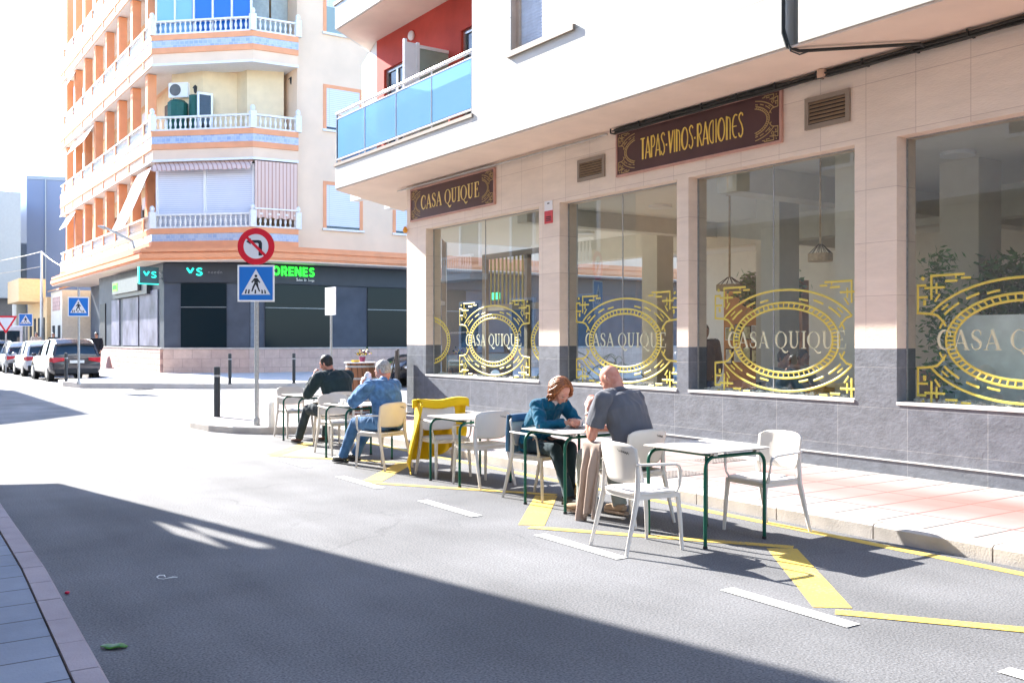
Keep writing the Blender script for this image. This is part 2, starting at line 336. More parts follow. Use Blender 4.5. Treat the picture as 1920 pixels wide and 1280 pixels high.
def arc(cx, cy, r, a0, a1, n=8):
    return [(cx+r*math.cos(R(a0+(a1-a0)*i/n)), cy+r*math.sin(R(a0+(a1-a0)*i/n))) for i in range(n+1)]
def offset_line(pts, o):
    """offset a plan polyline to its right-hand side by o, mitred"""
    P = [Vector(p[:2]) for p in pts]; out = []
    for i, p in enumerate(P):
        d0 = (p-P[i-1]).normalized() if i > 0 else (P[1]-p).normalized()
        d1 = (P[i+1]-p).normalized() if i < len(P)-1 else d0
        n0 = Vector((d0.y,-d0.x)); n1 = Vector((d1.y,-d1.x)); m = (n0+n1).normalized(); k = m.dot(n0)
        q = p+m*(o/max(k,.3)); out.append((q.x,q.y))
    return out
def kerb_run(name, line, w, z0, z1, matk, stone=1.0, gap=.012, side=1):
    """kerb stones of about 1 m laid end to end along a plan line"""
    b = MB(); P = [Vector(p) for p in line]
    for i in range(len(P)-1):
        L = (P[i+1]-P[i]).length
        n = max(1, round(L/stone))
        for k in range(n):
            g0 = gap/2 if (L > .8 or k) else 0
            zt = z1 + random.uniform(-.003, .003)
            P0, P1 = (P[i], P[i+1])
            d = (P1-P0).normalized(); nn = Vector((d.y,-d.x))*side
            a = P0+d*(L*k/n+g0); c = P0+d*(L*(k+1)/n-g0)
            ch = .018
            q = [(a,0),(c,0),(c,w),(a,w)]
            vs = [a.to_3d()+Vector((0,0,z0)), c.to_3d()+Vector((0,0,z0)), (c+nn*w).to_3d()+Vector((0,0,z0)), (a+nn*w).to_3d()+Vector((0,0,z0)),
                  a.to_3d()+Vector((0,0,zt-ch)), c.to_3d()+Vector((0,0,zt-ch)), (c+nn*ch).to_3d()+Vector((0,0,zt)), (a+nn*ch).to_3d()+Vector((0,0,zt)),
                  (c+nn*w).to_3d()+Vector((0,0,zt)), (a+nn*w).to_3d()+Vector((0,0,zt))]
            b.add(vs, [(0,1,5,4),(4,5,6,7),(7,6,8,9),(2,3,9,8),(1,2,8,6,5),(3,0,4,7,9),(0,3,2,1)])
    return kind(b.build(name, matk), 'structure')

# right-hand pavement with the bulb at the crossing
bulb = [(6.77,-12), (6.77,14.6)] + [(6.72,15.1),(6.5,15.5),(6.1,15.75),(5.7,15.95),(5.35,16.35),(5.12,16.95),(5.05,17.8),(5.1,18.8),(5.35,19.8),(5.85,20.7),(6.6,21.4),(7.6,21.9),(9,22.1),(40,22.1)]
kerb_run('kerb', bulb, .15, -.02, .122, M['kerb'])
inner = offset_line(bulb, .153)
b = MB(); b.prism(inner + [(40,-12)], -.02, .118); kind(b.build('pavement', M['pave']), 'structure')
# the near pavement under the photographer
nl = [(.80,-12),(.905,4.2),(1.03,6.95),(1.10,10.1),(1.16,24),(.95,27),(0,29),(-30,29.4)]
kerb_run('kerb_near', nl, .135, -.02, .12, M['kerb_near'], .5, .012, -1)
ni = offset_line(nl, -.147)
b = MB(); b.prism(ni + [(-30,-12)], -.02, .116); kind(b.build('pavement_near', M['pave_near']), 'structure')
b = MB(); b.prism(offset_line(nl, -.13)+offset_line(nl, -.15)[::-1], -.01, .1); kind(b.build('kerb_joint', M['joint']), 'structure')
# far pavement round the orange block
fp = [(8.3,110),(8.3,39.6),(6.3,38.2),(6.15,36.4),(6.4,35.0),(9.9,32.0),(12,31.2),(60,31.2)]
kerb_run('kerb_far', [Vector(p) for p in fp], .2, -.02, .17, M['kerb'], 1.0)
b = MB(); b.prism(offset_line(fp, .21)+[(60,110)], -.02, .165)
M['pave_far'] = mat('far_paving', (.55,.53,.52), .85, var=.08, scale=3)
kind(b.build('pavement_far', M['pave_far']), 'structure')
# pavement of the far left block
b = MB(); b.prism([(0.6,140),(0.6,38),(-1,35.5),(-40,35.5),(-40,140)], -.02, .12); kind(b.build('pavement_left', M['pave_far']), 'structure')

def strip(b, p, q, w, z=.004, e0=0, e1=0):
    p = Vector(p); q = Vector(q); d = (q-p).normalized(); n = Vector((-d.y,d.x))*w/2; p = p-d*e0; q = q+d*e1
    b.add([(p-n).to_3d()+Vector((0,0,z)), (q-n).to_3d()+Vector((0,0,z)), (q+n).to_3d()+Vector((0,0,z)), (p+n).to_3d()+Vector((0,0,z))], [(0,1,2,3)])
b = MB()
for y0, y1 in ((-1.2,-.3),(.8,1.8),(1.6,2.52) if 0 else (1.5,2.5),(3.36,4.32),(5.35,6.4),(7.38,8.42),(9.37,10.46),(11.45,12.45),(13.4,14.3)):
    strip(b, (4.57+.012*y0,y0), (4.57+.012*y1,y1), .115, .006)
kind(b.build('parking_bay_dashes', M['white_paint']), 'structure')
b = MB()
for x in (1.55,2.55,3.55,4.55): strip(b, (x+.1,19.3), (x,16.2), .5)
strip(b, (1.4,14.55), (4.62,14.85), .16)
kind(b.build('crossing_stripes', M['faded_paint']), 'structure')
b = MB(); oy = [.5, 3.57, 6.68, 9.8, 12.9]; iy = [1.9, 4.95, 8.0, 11.1, 14.2]
for i in range(5):
    strip(b, (4.75,oy[i]), (5.9,iy[i]), .23, .003, -.12, -.03)
    if i < 4: strip(b, (5.95,iy[i]+.0), (4.78,oy[i+1]-.0), .11, .0045, .06, .03)
b.add([(4.62,y,z) for y, z in ()], [])
kind(b.build('yellow_zigzag', M['yellow_paint']), 'structure')
b = MB(); strip(b, (6.60,-6), (6.60,14.9), .11, .003)
kind(b.build('yellow_kerb_line', M['yellow_paint']), 'structure')
# covers in the road and pavement
cast = mat('cast_iron', (.07,.07,.07), .6, .6, bump=.3)
def grate(x, y, z, r, label):
    b = MB(); b.lathe([(r,0),(r,.006),(r-.02,.008),(0,.008)], (x,y,z), 24)
    for k in range(-4, 5): b.box(x-.8*r, x+.8*r, y+k*r/5.5-.008, y+k*r/5.5+.008, z+.008, z+.012)
    o = b.build('manhole_cover', cast); tag(o, label, 'manhole cover'); return rebase_mesh(o, (x,y,z))
def rebase_mesh(o, loc):
    o.data.transform(Matrix.Translation(-Vector(loc))); o.location = loc; return o
p = onz(268,730); grate(p.x, p.y, .002, .34, 'round iron manhole cover in the junction in front of the kerb')
p = onz(1265,888,.12); 
b = MB(); b.box(-.3,.3,-.2,.2,0,.006)
for k in range(-5,6):
    for j in range(-3,4): b.box(k*.05-.018,k*.05+.018,j*.052-.018,j*.052+.018,.006,.01)
o = b.build('manhole_cover', mat('worn_iron', (.34,.3,.28), .6, .3)); o.location = (p.x,p.y,.119); tag(o, 'square studded cover in the pink pavement behind the nearest table', 'manhole cover')
p = onz(1345,862,.12); o2 = o.copy(); COL.objects.link(o2); o2.location = (p.x, p.y, .119); o2['label'] = 'square studded cover in the pavement by the slate wall base'
# litter
b = MB(); pp = [(.0,.015,.012),(.015,.05,.02),(-.01,.085,.02),(-.045,.075,.014),(-.06,.03,.01),(-.045,-.015,.008),(-.005,-.035,.012),(.03,-.05,.014),(.06,-.075,.01)]
b.tube(pp, [.004,.007,.008,.006,.004,.003,.005,.009,.006], 6, sy=.5); o = b.build('paper_scrap', M['white'], smooth=True); p = onz(312,1085); o.location = (p.x,p.y,.004); o.rotation_euler=(0,0,.4); o.scale=(.75,.75,.75); tag(o, 'crumpled strip of white paper lying on the shaded asphalt', 'litter')
b = MB(); b.ell((0,0,.008), (.016,.015,.010)); o = b.build('red_petal', mat('red_petal', (.5,.01,.05), .5)); p = onz(126,1113); o.location = (p.x,p.y,.002); tag(o, 'small red petal in the gutter by the near kerb', 'litter')
b = MB()
def lf(u, v):
    w = .030*math.sin(math.pi*min(max(u,.03),.97))**.6; return ((u-.5)*.12, (v-.5)*2*w, .012+.010*math.cos((v-.5)*3)*math.sin(u*3)+.004*math.sin(u*11))
b.grid(lf, 12, 6); o = b.build('fallen_leaf', mat('leaf_green', (.05,.17,.02), .5, var=.3, scale=60), smooth=True, solid=.003); p = onz(206,1216); o.location = (p.x+.02,p.y,.0); o.scale = (1.15,1.3,1.0); o.rotation_euler = (0,0,-.55); tag(o, 'curled green leaf lying against the near kerb', 'leaf')
# ---------------------------------------------------------------- stroke lettering and ornament (drawn as slim raised ribbons)
def ribbon(b, pts, w, fr, th=.004):
    """pts in plane metres (u,v); fr(u,v,n) -> world; w width or list"""
    m = len(pts); ws = w if isinstance(w, (list,tuple)) else [w]*m; P = [Vector(p) for p in pts]; vs = []; fs = []
    for i, p in enumerate(P):
        if i in (0, m-1):
            d = (P[1]-P[0]) if i == 0 else (P[-1]-P[-2]); n = Vector((-d.y,d.x)).normalized()
        else:
            d0 = (p-P[i-1]).normalized(); d1 = (P[i+1]-p).normalized(); n0 = Vector((-d0.y,d0.x)); n1 = Vector((-d1.y,d1.x))
            n = (n0+n1); n = n.normalized() if n.length > 1e-6 else n0; n = n/max(n.dot(n0), .5)
        h = ws[i]/2
        for s_, t_ in ((-1,0),(-.55,th),(.55,th),(1,0)):
            q = p+n*h*s_; vs.append(fr(q.x, q.y, t_+.0005*random.random()))
    for i in range(m-1):
        for k in range(3): fs.append((i*4+k, i*4+k+1, i*4+k+5, i*4+k+4))
    fs += [(3,2,1,0), ((m-1)*4, (m-1)*4+1, (m-1)*4+2, (m-1)*4+3)]
    b.add(vs, fs)
def earc(cx, cy, rx, ry, a0, a1, n=10):
    return [(cx+rx*math.cos(R(a0+(a1-a0)*i/n)), cy+ry*math.sin(R(a0+(a1-a0)*i/n))) for i in range(n+1)]
TK, TN, SF = .16, .055, .05
def serif(cx, y, w=.26): return ([(cx-w/2,y),(cx+w/2,y)], SF)
SER = {
 'C': (.78, [(earc(.42,.5,.35,.475,48,312,18), [.05,.06,.07,.09,.11,.13,.15,.16,.165,.165,.165,.16,.15,.13,.11,.09,.07,.06,.05]), ([(.70,.66),(.70,.93)], .05), ([(.70,.08),(.70,.3)],.04)]),
 'A': (.86, [([(.12,.02),(.43,.98)], TN), ([(.40,.98),(.74,.02)], TK), ([(.22,.33),(.62,.33)], SF), serif(.12,.025,.24), serif(.72,.025,.3)]),
 'S': (.64, [([(.53,.72),(.52,.88),(.40,.965),(.28,.97),(.16,.91),(.11,.78),(.16,.64),(.30,.54),(.42,.46),(.52,.34),(.51,.17),(.41,.06),(.28,.03),(.15,.07),(.09,.2),(.08,.3)], [.04,.06,.06,.06,.08,.12,.15,.17,.17,.14,.11,.07,.06,.06,.06,.04])]),
 'Q': (.92, [(earc(.44,.5,.37,.475,0,360,28), [.165,.155,.14,.11,.08,.06,.05,.05,.05,.06,.08,.11,.14,.155,.165,.155,.14,.11,.08,.06,.05,.05,.05,.06,.08,.11,.14,.155,.165]), ([(.40,.03),(.52,-.04),(.62,-.15),(.75,-.23),(.9,-.2),(.97,-.12)], [.04,.08,.12,.12,.08,.03])]),
 'U': (.88, [([(.20,.97),(.20,.3),(.26,.1),(.42,.03),(.58,.1),(.66,.3),(.66,.97)], [TK,TK,.13,.08,.06,TN,TN]), serif(.2,.975,.32), serif(.66,.975,.26)]),
 'I': (.40, [([(.2,.02),(.2,.98)], TK), serif(.2,.975,.34), serif(.2,.025,.34)]),
 'E': (.74, [([(.2,.02),(.2,.98)], TK), ([(.08,.975),(.62,.975)], SF), ([(.08,.025),(.66,.025)], SF), ([(.2,.52),(.48,.52)], SF), ([(.62,.98),(.62,.76)], .045), ([(.66,.02),(.67,.27)], .045), ([(.48,.42),(.48,.62)], .04)]),
 ' ': (.36, [])}
dw = .062
DECO = {
 'T': (.36, [([(.0,.97),(.36,.97)], dw), ([(.15,.97),(.15,0)], dw), ([(.21,.97),(.21,0)], dw)]),
 'A': (.42, [([(.02,0),(.22,1)], dw), ([(.22,1),(.40,0)], dw), ([(.09,.28),(.36,.28)], dw*.8), ([(.29,.8),(.45,0)], dw*.7)]),
 'P': (.36, [([(.05,0),(.05,1)], dw), ([(.11,0),(.11,.95)], dw*.7), ([(.05,.98),(.2,.98)]+earc(.2,.73,.14,.25,90,-90,8)+[(.05,.48)], dw)]),
 'S': (.34, [([(.31,.86),(.27,.96),(.18,1),(.08,.93),(.05,.82),(.1,.7),(.24,.5),(.31,.3),(.29,.12),(.18,.0),(.08,.05),(.03,.18)], dw)]),
 '.': (.2, [([(.05,.42),(.14,.42)], .1)]),
 'V': (.40, [([(.02,1),(.17,0)], dw), ([(.08,1),(.2,.2)], dw*.7), ([(.17,0),(.38,1)], dw)]),
 'I': (.12, [([(.06,0),(.06,1)], dw)]),
 'N': (.40, [([(.05,0),(.05,1)], dw), ([(.12,0),(.12,.95)], dw*.7), ([(.05,.98),(.28,.9)], dw), ([(.28,.9),(.32,.7),(.32,0)], dw)]),
 'O': (.56, [(earc(.27,.5,.24,.48,0,360,24), dw), (earc(.27,.5,.17,.42,100,260,10), dw*.6)]),
 'R': (.40, [([(.05,0),(.05,1)], dw), ([(.11,0),(.11,.95)], dw*.7), ([(.05,.98),(.2,.98)]+earc(.2,.75,.14,.23,90,-90,8)+[(.1,.52)], dw), ([(.16,.52),(.37,0)], dw)]),
 'C': (.44, [(earc(.27,.5,.24,.48,75,285,16), dw), ([(.33,.02),(.33,.97)], dw*.8)]),
 'E': (.40, [(earc(.25,.5,.21,.48,70,290,14), dw), ([(.05,.5),(.33,.5)], dw*.8), ([(.32,.95),(.38,.95)], dw*.8)]),
 ' ': (.2, [])}
def write(b, txt, font, u0, v0, h, fr, width=None, th=.004, gap=.04, wscale=1):
    tot = sum(font[c][0]+gap for c in txt)-gap; k = (width/(tot*h)) if width else 1
    u = u0
    for c in txt:
        adv, st = font[c]
        for pts, w in st:
            ww = [x*h*wscale for x in w] if isinstance(w, list) else w*h*wscale
            ribbon(b, [(u+p[0]*h*k, v0+p[1]*h) for p in pts], ww, fr, th)
        u += (adv+gap)*h*k
    return u
def ornament(b, cu, cv, fr, s=1.0, w=.028, teeth=60, halves=(1,-1), th=.004):
    """oval cog ring with deco corners"""
    for a, bb in ((.83,.475),(.735,.405)): ribbon(b, earc(cu,cv,a*s,bb*s,0,360,72), w*s, fr, th)
    for k in range(teeth):
        an = 2*math.pi*k/teeth; c, sn = math.cos(an), math.sin(an)
        ribbon(b, [(cu+.735*s*c, cv+.405*s*sn), (cu+.83*s*c, cv+.475*s*sn)], .022*s, fr, th)
    for sx in halves:
        for sy in (1,-1):
            f = lambda u, v: (cu+sx*u*s, cv+sy*v*s)
            def r(pts, k=1.0): ribbon(b, [f(*p) for p in pts], w*s*k, fr, th)
            r(earc(0,0,1.13,.635,90,27,18)); r([(1.005,.288),(.93,.27),(.87,.21),(.83,.15)])
            r([(1.005,.288),(1.16,.30),(1.16,.60),(1.06,.60)]); r([(.62,.70),(1.0,.70),(1.0,.44)]); r([(.84,.57),(1.08,.57)])
            r([(.70,.635),(.84,.635)]); r([(1.09,.69),(1.11,.66)], 1.6); r([(1.08,.44),(1.08,.38)], 1.4)
            r(earc(0,0,.98,.555,62,52,4)); r(earc(0,0,.98,.555,46,30,5)); r(earc(0,0,1.05,.6,40,33,3), .8)
            r([(.90,.50),(.96,.42)], .9); r([(1.16,.47),(1.04,.47)]); r([(.94,.62),(.94,.50)], .9); r([(.55,.66),(.66,.66)], .9); r(earc(0,0,.93,.53,75,66,4), .9); r(earc(0,0,.93,.53,24,14,4), .9); r([(.72,.70),(.72,.66)], .8)

# ---------------------------------------------------------------- the restaurant block
XF, XU, XG = 9.45, 8.38, 9.63
rb = thing('restaurant_building', 'white tiled block with pink stone and slate shop front on the right', 'building')
WIN = [(13.03,16.9),(9.755,12.46),(6.87,9.53),(2.6,6.33)]
ZS, ZT, ZB = .89, 3.84, 1.51
YE = 17.7
b = MB()
edges = [-12]+[y for w in WIN[::-1] for y in w]+[YE]
for i in range(0, len(edges), 2):
    y0, y1 = edges[i], edges[i+1]; b.box(XF, 9.8, y0, y1, ZB, ZT)
b.box(XF, 9.8, -12, YE, ZT, 4.8)
b.build('wall', M['pink_stone'], rb)
b = MB()
for i in range(0, len(edges), 2): b.box(XF, 9.8, edges[i], edges[i+1], ZS, ZB)
b.box(XF, 9.8, -12, YE, .10, ZS)
b.build('dado', M['slate'], rb)
b = MB(); b.box(XF-.012, XF-.001, -12, YE, .27, .285); b.build('tile_trim', M['white_stone'], rb)
for i, (y0, y1) in enumerate(WIN):
    b = MB(); b.box(XG-.001, XG+.008, y0+.01, y1-.01, ZS+.045, ZT-.012)
    w = b.build('window', M['glass'], rb)
    b = MB(); b.box(XF-.012, 9.78, y0+.002, y1-.002, ZS+.002, ZS+.035); b.build('sill', M['white_stone'], w)
    b = MB(); ym = (y0+y1)/2
    b.box(XG-.01, XG+.016, y1-.012, y1-.001, ZS+.04, ZT-.002); b.box(XG-.01, XG+.016, y0+.001, y0+.012, ZS+.04, ZT-.002); b.box(XG-.01, XG+.016, y0+.012, y1-.012, ZT-.014, ZT-.001)
    b.box(XG-.004, XG+.012, ym-.005, ym+.005, ZS+.04, ZT-.014); b.build('frame', M['galv'], w)
    fr = lambda u, v, n: (XG-.0015-n, -u, v)
    cu = -{0:14.72, 1:11.08, 2:8.04, 3:5.03}[i]
    b = MB()
    if i == 0:
        ornament(b, cu, 1.6, fr, teeth=56); 
        ornament(b, cu-2.36, 1.6, fr, teeth=56, halves=()); ornament(b, cu+2.05, 1.6, fr, teeth=56, halves=())
    else: ornament(b, cu, 1.6, fr)
    # keep only what lies on this pane
    lo, hi = y0+.03, y1-.03
    keep = [f for f in b.f if all(lo <= b.v[k].y <= hi for k in f)]; b.f = keep
    b.build('ornament', M['gold'], w)
    b = MB(); write(b, 'CASA QUIQUE', SER, cu-.93, 1.5, .215, fr, 1.86, th=.006)
    b.build('lettering', M['cream_letter'], w)
# upper storeys: outer wall with window, joint recess
b = MB(); z1 = 13.5
ywl, ywr = 10.73, 12.31; zs = 6.06
b.box(XU, XU+.3, -12, 6.80, 4.8, z1); b.box(XU, XU+.3, 6.97, ywl, 4.8, z1); b.box(XU, XU+.3, ywr, 13.43, 4.8, z1)
b.box(XU, XU+.3, ywl, ywr, 4.8, zs); b.box(XU, XU+.3, ywl, ywr, 7.5, z1)
b.box(XU+.3, 9.45, 13.3, 13.43, 5.3, z1)
b.build('upper_wall', M['white_ceramic'], rb)
b = MB(); b.box(XU+.14, XU+.2, 6.80, 6.97, 4.8, z1); b.build('joint_recess', M['alu'], rb)
b = MB(); b.prism([(XU+.01,-12),(XF,-12),(XF,17.7),(11.2,21.1),(XU+.02,18.9)][0:5], 4.775, 4.799); b.build('soffit', M['soffit'], rb)
b = MB(); b.box(XU-.05, XU+.16, ywl-.05, ywr+.05, zs-.085, zs+.0); wn = b.build('window', M['taupe'], rb)
b = MB()
for k in range(30): b.box(XU+.14, XU+.15+.012*(k%2==0), ywl+.06, ywr-.1, zs+.02+k*.05, zs+.065+k*.05)
b.build('shutter', mat('pale_shutter', (.62,.68,.78), .5), wn)
b = MB(); b.box(XU+.02, XU+.28, ywr-.012, ywr-.002, zs, 7.5); b.box(XU+.1, XU+.24, ywr-.09, ywr-.012, zs, 7.5); b.build('reveal', mat('beige_reveal', (.55,.42,.33), .7), wn)
# balconies
def balcony(z0, z1):
    b = MB(); b.prism([(XU-.002,13.43),(XU-.002,18.9),(11.2,21.2),(11.2,13.43)], z0, z1-.06)
    s_ = b.build('balcony', M['white_ceramic'], rb)
    b = MB(); b.prism([(XU-.03,13.40),(XU-.03,18.93),(11.2,21.26),(11.2,13.44)], z1-.06, z1); b.build('slab_edge', M['taupe'], s_)
    b = MB(); b.prism([(XU+.05,13.44),(XU+.05,18.86),(11.1,21.0),(11.1,13.44)], z0-.012, z0-.001); b.build('underside', M['soffit'], s_)
    return s_
bal = balcony(4.8, 5.33); bal2 = balcony(8.18, 8.74)
for bl, zz in ((bal, 5.33), (bal2, 8.74)):
    A, B, C = (XU+.02,13.46), (XU+.02,18.85), (10.9,20.95)
    b = MB()
    for P, Q in ((A,B),(B,C)):
        P3, Q3 = Vector((*P,0)), Vector((*Q,0))
        b.tube([P3+Vector((0,0,zz+1.05)), Q3+Vector((0,0,zz+1.05))], .032, 8); b.tube([P3+Vector((0,0,zz+.94)), Q3+Vector((0,0,zz+.94))], .018, 6)
        b.tube([P3+Vector((0,0,zz+.08)), Q3+Vector((0,0,zz+.08))], .022, 6)
        n = 4 if P == A else 3
        for k in range(n+1):
            p = P3.lerp(Q3, k/n); b.tube([p+Vector((0,0,zz)), p+Vector((0,0,zz+1.05))], .018, 6)
    b.build('railing', M['white_gloss'], bl, smooth=True)
    b = MB(); b.obox(A, B, .03, 5.33, zz+.11, zz+.92, -.008, .002); b.obox(B, C, .05, 3.2, zz+.11, zz+.92, -.008, .002); b.build('glass_panel', M['blueglass'], bl)
b = MB(); b.box(XF, XF+.25, 13.43, 14.1, 5.33, 8.18); b.box(XF, XF+.25, 15.55, 17.75, 5.33, 8.18); b.box(XF, XF+.25, 18.75, 19.1, 5.33, 8.18); b.box(XF, XF+.25, 14.1, 15.55, 7.45, 8.18); b.box(XF, XF+.25, 17.75, 18.75, 7.45, 8.18)
b.build('red_wall', M['red_wall'], rb)
b = MB(); b.prism([(9.449,19.1),(10.0,21.0),(10.3,21.0),(9.8,19.1)], 5.33, 8.18); b.prism([(XF,17.7),(XF+.3,17.7),(12.3,20.6),(12.1,20.8)], 4.4, 4.775); b.prism([(9.45,13.43),(9.45,19.1),(10,21),(12.5,22.5),(22,22.5),(22,13.43)], 8.74, z1); b.build('end_wall', M['white'], rb)
for y0, y1 in ((14.1,15.55),(17.75,18.75)):
    b = MB()
    b.box(XF+.06, XF+.12, y0, y0+.06, 5.33, 7.45); b.box(XF+.06, XF+.12, y1-.06, y1, 5.33, 7.45); b.box(XF+.06, XF+.12, y0+.06, y1-.06, 7.38, 7.45); b.box(XF+.06, XF+.12, (y0+y1)/2-.04, (y0+y1)/2+.04, 5.33, 7.38)
    d = b.build('balcony_door', M['alu'], rb); b = MB(); b.box(XF+.09, XF+.1, y0+.06, y1-.06, 5.33, 7.38); b.build('pane', M['dark_glass'], d)
b = MB(); b.box(8.47,8.53,15.97,16.03,5.33,7.25); b.box(8.74,8.8,15.97,16.03,5.33,7.22); b.box(8.53,8.74,15.985,16.015,5.33,7.2); b.box(8.8,9.44,15.97,16.03,7.12,7.18)
dv = b.build('balcony_divider', M['white_gloss'], rb); b = MB(); b.box(8.8,9.44,15.99,16.005,5.4,7.12); b.build('glass_panel', M['grey_glass'], dv)
b = MB(); p = onx(775,68,XF); b.ell((XF-.05,p.y,p.z), (.06,.1,.1)); b.build('wall_lamp', M['white_gloss'], rb, smooth=True)
# rear body so no light leaks and nothing is hollow
b = MB(); b.box(8.68, 22, -12, 13.3, 4.86, 5.0); b.box(8.68,8.9,-12,13.3,13.3,13.5); b.box(9.45,22,-12,13.43,13.3,13.5); b.build('floor_slab', M['white'], rb)
b = MB(); b.box(9.7, 9.9, 13.5, 21, 4.9, 5.3); b.box(11.3,22,13.43,22.4,5.0,8.7); b.build('core', M['white'], rb)
# vents
for y0, y1, z0, z1_ in ((11.3,11.96,4.1,4.44),(6.92,7.55,4.12,4.5)):
    b = MB(); t_ = .055
    b.box(XF-.03, XF-.001, y0, y0+t_, z0, z1_); b.box(XF-.03, XF-.001, y1-t_, y1, z0, z1_); b.box(XF-.03, XF-.001, y0+t_, y1-t_, z0, z0+t_); b.box(XF-.03, XF-.001, y0+t_, y1-t_, z1_-t_, z1_)
    v = b.build('vent', M['taupe'], rb); b = MB()
    for k in range(6):
        zz = z0+t_+.012+k*(z1_-z0-2*t_)/6
        b.add([(XF-.025,y0+t_,zz),(XF-.025,y1-t_,zz),(XF-.004,y1-t_,zz+.03),(XF-.004,y0+t_,zz+.03),(XF-.025,y0+t_,zz+.006),(XF-.025,y1-t_,zz+.006),(XF-.004,y1-t_,zz+.036),(XF-.004,y0+t_,zz+.036)], [(0,1,2,3),(7,6,5,4),(0,4,5,1)])
    b.build('louvre', mat('louvre', (.3,.21,.13), .5), v); b = MB(); b.box(XF-.003, XF-.001, y0+t_, y1-t_, z0+t_, z1_-t_); b.build('backing', M['dark'], v)
# ---------------------------------------------------------------- room inside
IW = mat('interior_paint', (.72,.68,.58), .8, var=.03)
b = MB(); b.prism([(9.8,-12),(9.8,17.5),(11.9,20.3),(20,20.3),(20,-12)], .06, .12); b.build('room_floor', mat('floor_tiles', (.32,.27,.23), .35, var=.1), rb)
b = MB(); b.prism([(9.8,-12),(9.8,17.5),(11.9,20.3),(20,20.3),(20,-12)], 4.0, 4.06); b.build('ceiling', mat('ceiling_paint', (.78,.76,.7), .8, var=.02), rb)
b = MB(); b.box(9.82,20,2.2,2.5,3.62,3.998); b.box(9.82,20,9.0,9.35,3.62,3.998); b.box(9.82,20,13.9,14.2,3.7,3.998); b.box(14.6,14.95,-12,20,3.5,3.997); b.build('ceiling_beam', IW, rb)
b = MB(); b.box(19.8,20,-12,20.3,.12,4.0); b.box(9.8,20,-.6,-.4,.12,4.0); b.build('room_wall', IW, rb)
OR = mat('orange_interior', (.62,.25,.07), .8)
b = MB(); b.box(14.9,15.1,12.0,14.0,.12,2.75); b.build('orange_partition', OR, rb)
b = MB()
for (x, y, w_) in ((10.75,7.75,.42),(12.9,10.9,.5),(12.4,7.2,.55),(13.6,14.6,.45),(16.8,8.3,.5)): b.box(x-w_/2, x+w_/2, y-w_/2, y+w_/2, .12, 4.0)
b.build('column', IW, rb)
# glazed entrance side in the chamfer, steel framed; lets the daylight in
Pc, Qc = (9.62,17.72), (12.05,20.6); Lc = (Vector(Qc)-Vector(Pc)).length
b = MB()
for s0 in (0, 1.2, 2.4, Lc-.12): b.obox(Pc, Qc, s0, s0+.12, .12, 4.4, -.06, .06)
for z_ in (.12, 2.45, 4.25): b.obox(Pc, Qc, .12, 1.2, z_, z_+.1, -.04, .04); b.obox(Pc, Qc, 1.32, 2.4, z_, z_+.1, -.04, .04); b.obox(Pc, Qc, 2.52, Lc-.12, z_, z_+.1, -.04, .04)
ef = b.build('entrance_frame', M['taupe'], rb)
b = MB(); b.obox(Pc, Qc, .12, Lc-.12, .22, 4.25, -.008, .004); b.build('pane', M['glass'], ef)
b = MB(); b.box(10.6,10.7,13.6,13.7,.12,3.35); b.box(10.6,10.7,16.5,16.6,.12,3.35); b.box(10.62,10.68,13.7,16.5,3.25,3.35); b.box(10.62,10.68,13.7,16.5,2.2,2.32); b.box(10.6,10.7,15.0,15.1,.12,3.25)
b.build('lobby_frame', M['taupe'], rb)
b = MB()
for k in range(9): b.box(10.64,10.66,15.2+k*.14,15.24+k*.14,2.32,3.25)
b.build('screen_bars', mat('brass_bars', (.5,.38,.08), .4, .5), rb)
b = MB(); b.box(10.3,10.34,3.0,6.35,.12,1.88); b.box(10.34,11.2,3.0,6.35,1.83,1.88); b.build('counter', mat('white_counter', (.84,.93,.93), .35), rb)
b = MB(); b.box(10.3,10.36,6.36,6.6,.12,1.25); b.build('counter_side', mat('counter_wood', (.4,.22,.12), .5), rb)
b = MB(); b.box(9.82,9.86,12.5,12.95,.9,3.9); b.build('curtain', M['white'], rb)
EXG = emis('exit_green', (.02,.6,.2), 1.2)
b = MB(); b.box(11.6,11.64,17.5,17.8,2.5,2.65); b.build('exit_light', EXG, rb)
rebase(rb, (9.45, 5, 0))

# signs on the front
def shop_sign(y0, y1, z0, z1, label, txt, font, tu, tv, th_, tw, m_txt):
    t_ = thing('shop_sign', label, 'sign')
    b = MB(); b.box(XF-.035, XF-.002, y0, y1, z0, z1); brd = b.build('board', M['brown_sign'], t_)
    b = MB(); f = .03
    b.box(XF-.045, XF-.002, y0-f, y0, z0-f, z1+f); b.box(XF-.045, XF-.002, y1, y1+f, z0-f, z1+f); b.box(XF-.045, XF-.002, y0, y1, z1, z1+f); b.box(XF-.045, XF-.002, y0, y1, z0-f, z0); b.build('frame', M['sign_frame'], t_)
    fr = lambda u, v, n: (XF-.0355-n, -u, v)
    b = MB(); write(b, txt, font, tu, tv, th_, fr, tw, th=.008); b.build('lettering', m_txt, t_)
    b = MB(); sc = (z1-z0)/1.5; zc = (z0+z1)/2
    cl_, cr_ = -y1+.50, -y0-.50; ornament(b, cl_, zc, fr, sc, .03, 50, (-1,)); ornament(b, cr_, zc, fr, sc, .03, 50, (1,))
    b.f = [f_ for f_ in b.f if all((-b.v[k].y <= cl_-.10) or (-b.v[k].y >= cr_+.10) for k in f_)]
    b.build('ornament', M['gold_old'], t_); rebase(t_, (XF, (y0+y1)/2, z0)); return t_
shop_sign(14.36,17.45,4.06,4.66, 'brown sign reading CASA QUIQUE in gold serif letters above the left window', 'CASA QUIQUE', SER, -17.03, 4.23, .28, 2.2, mat('pale_gold', (.78,.6,.22), .5))
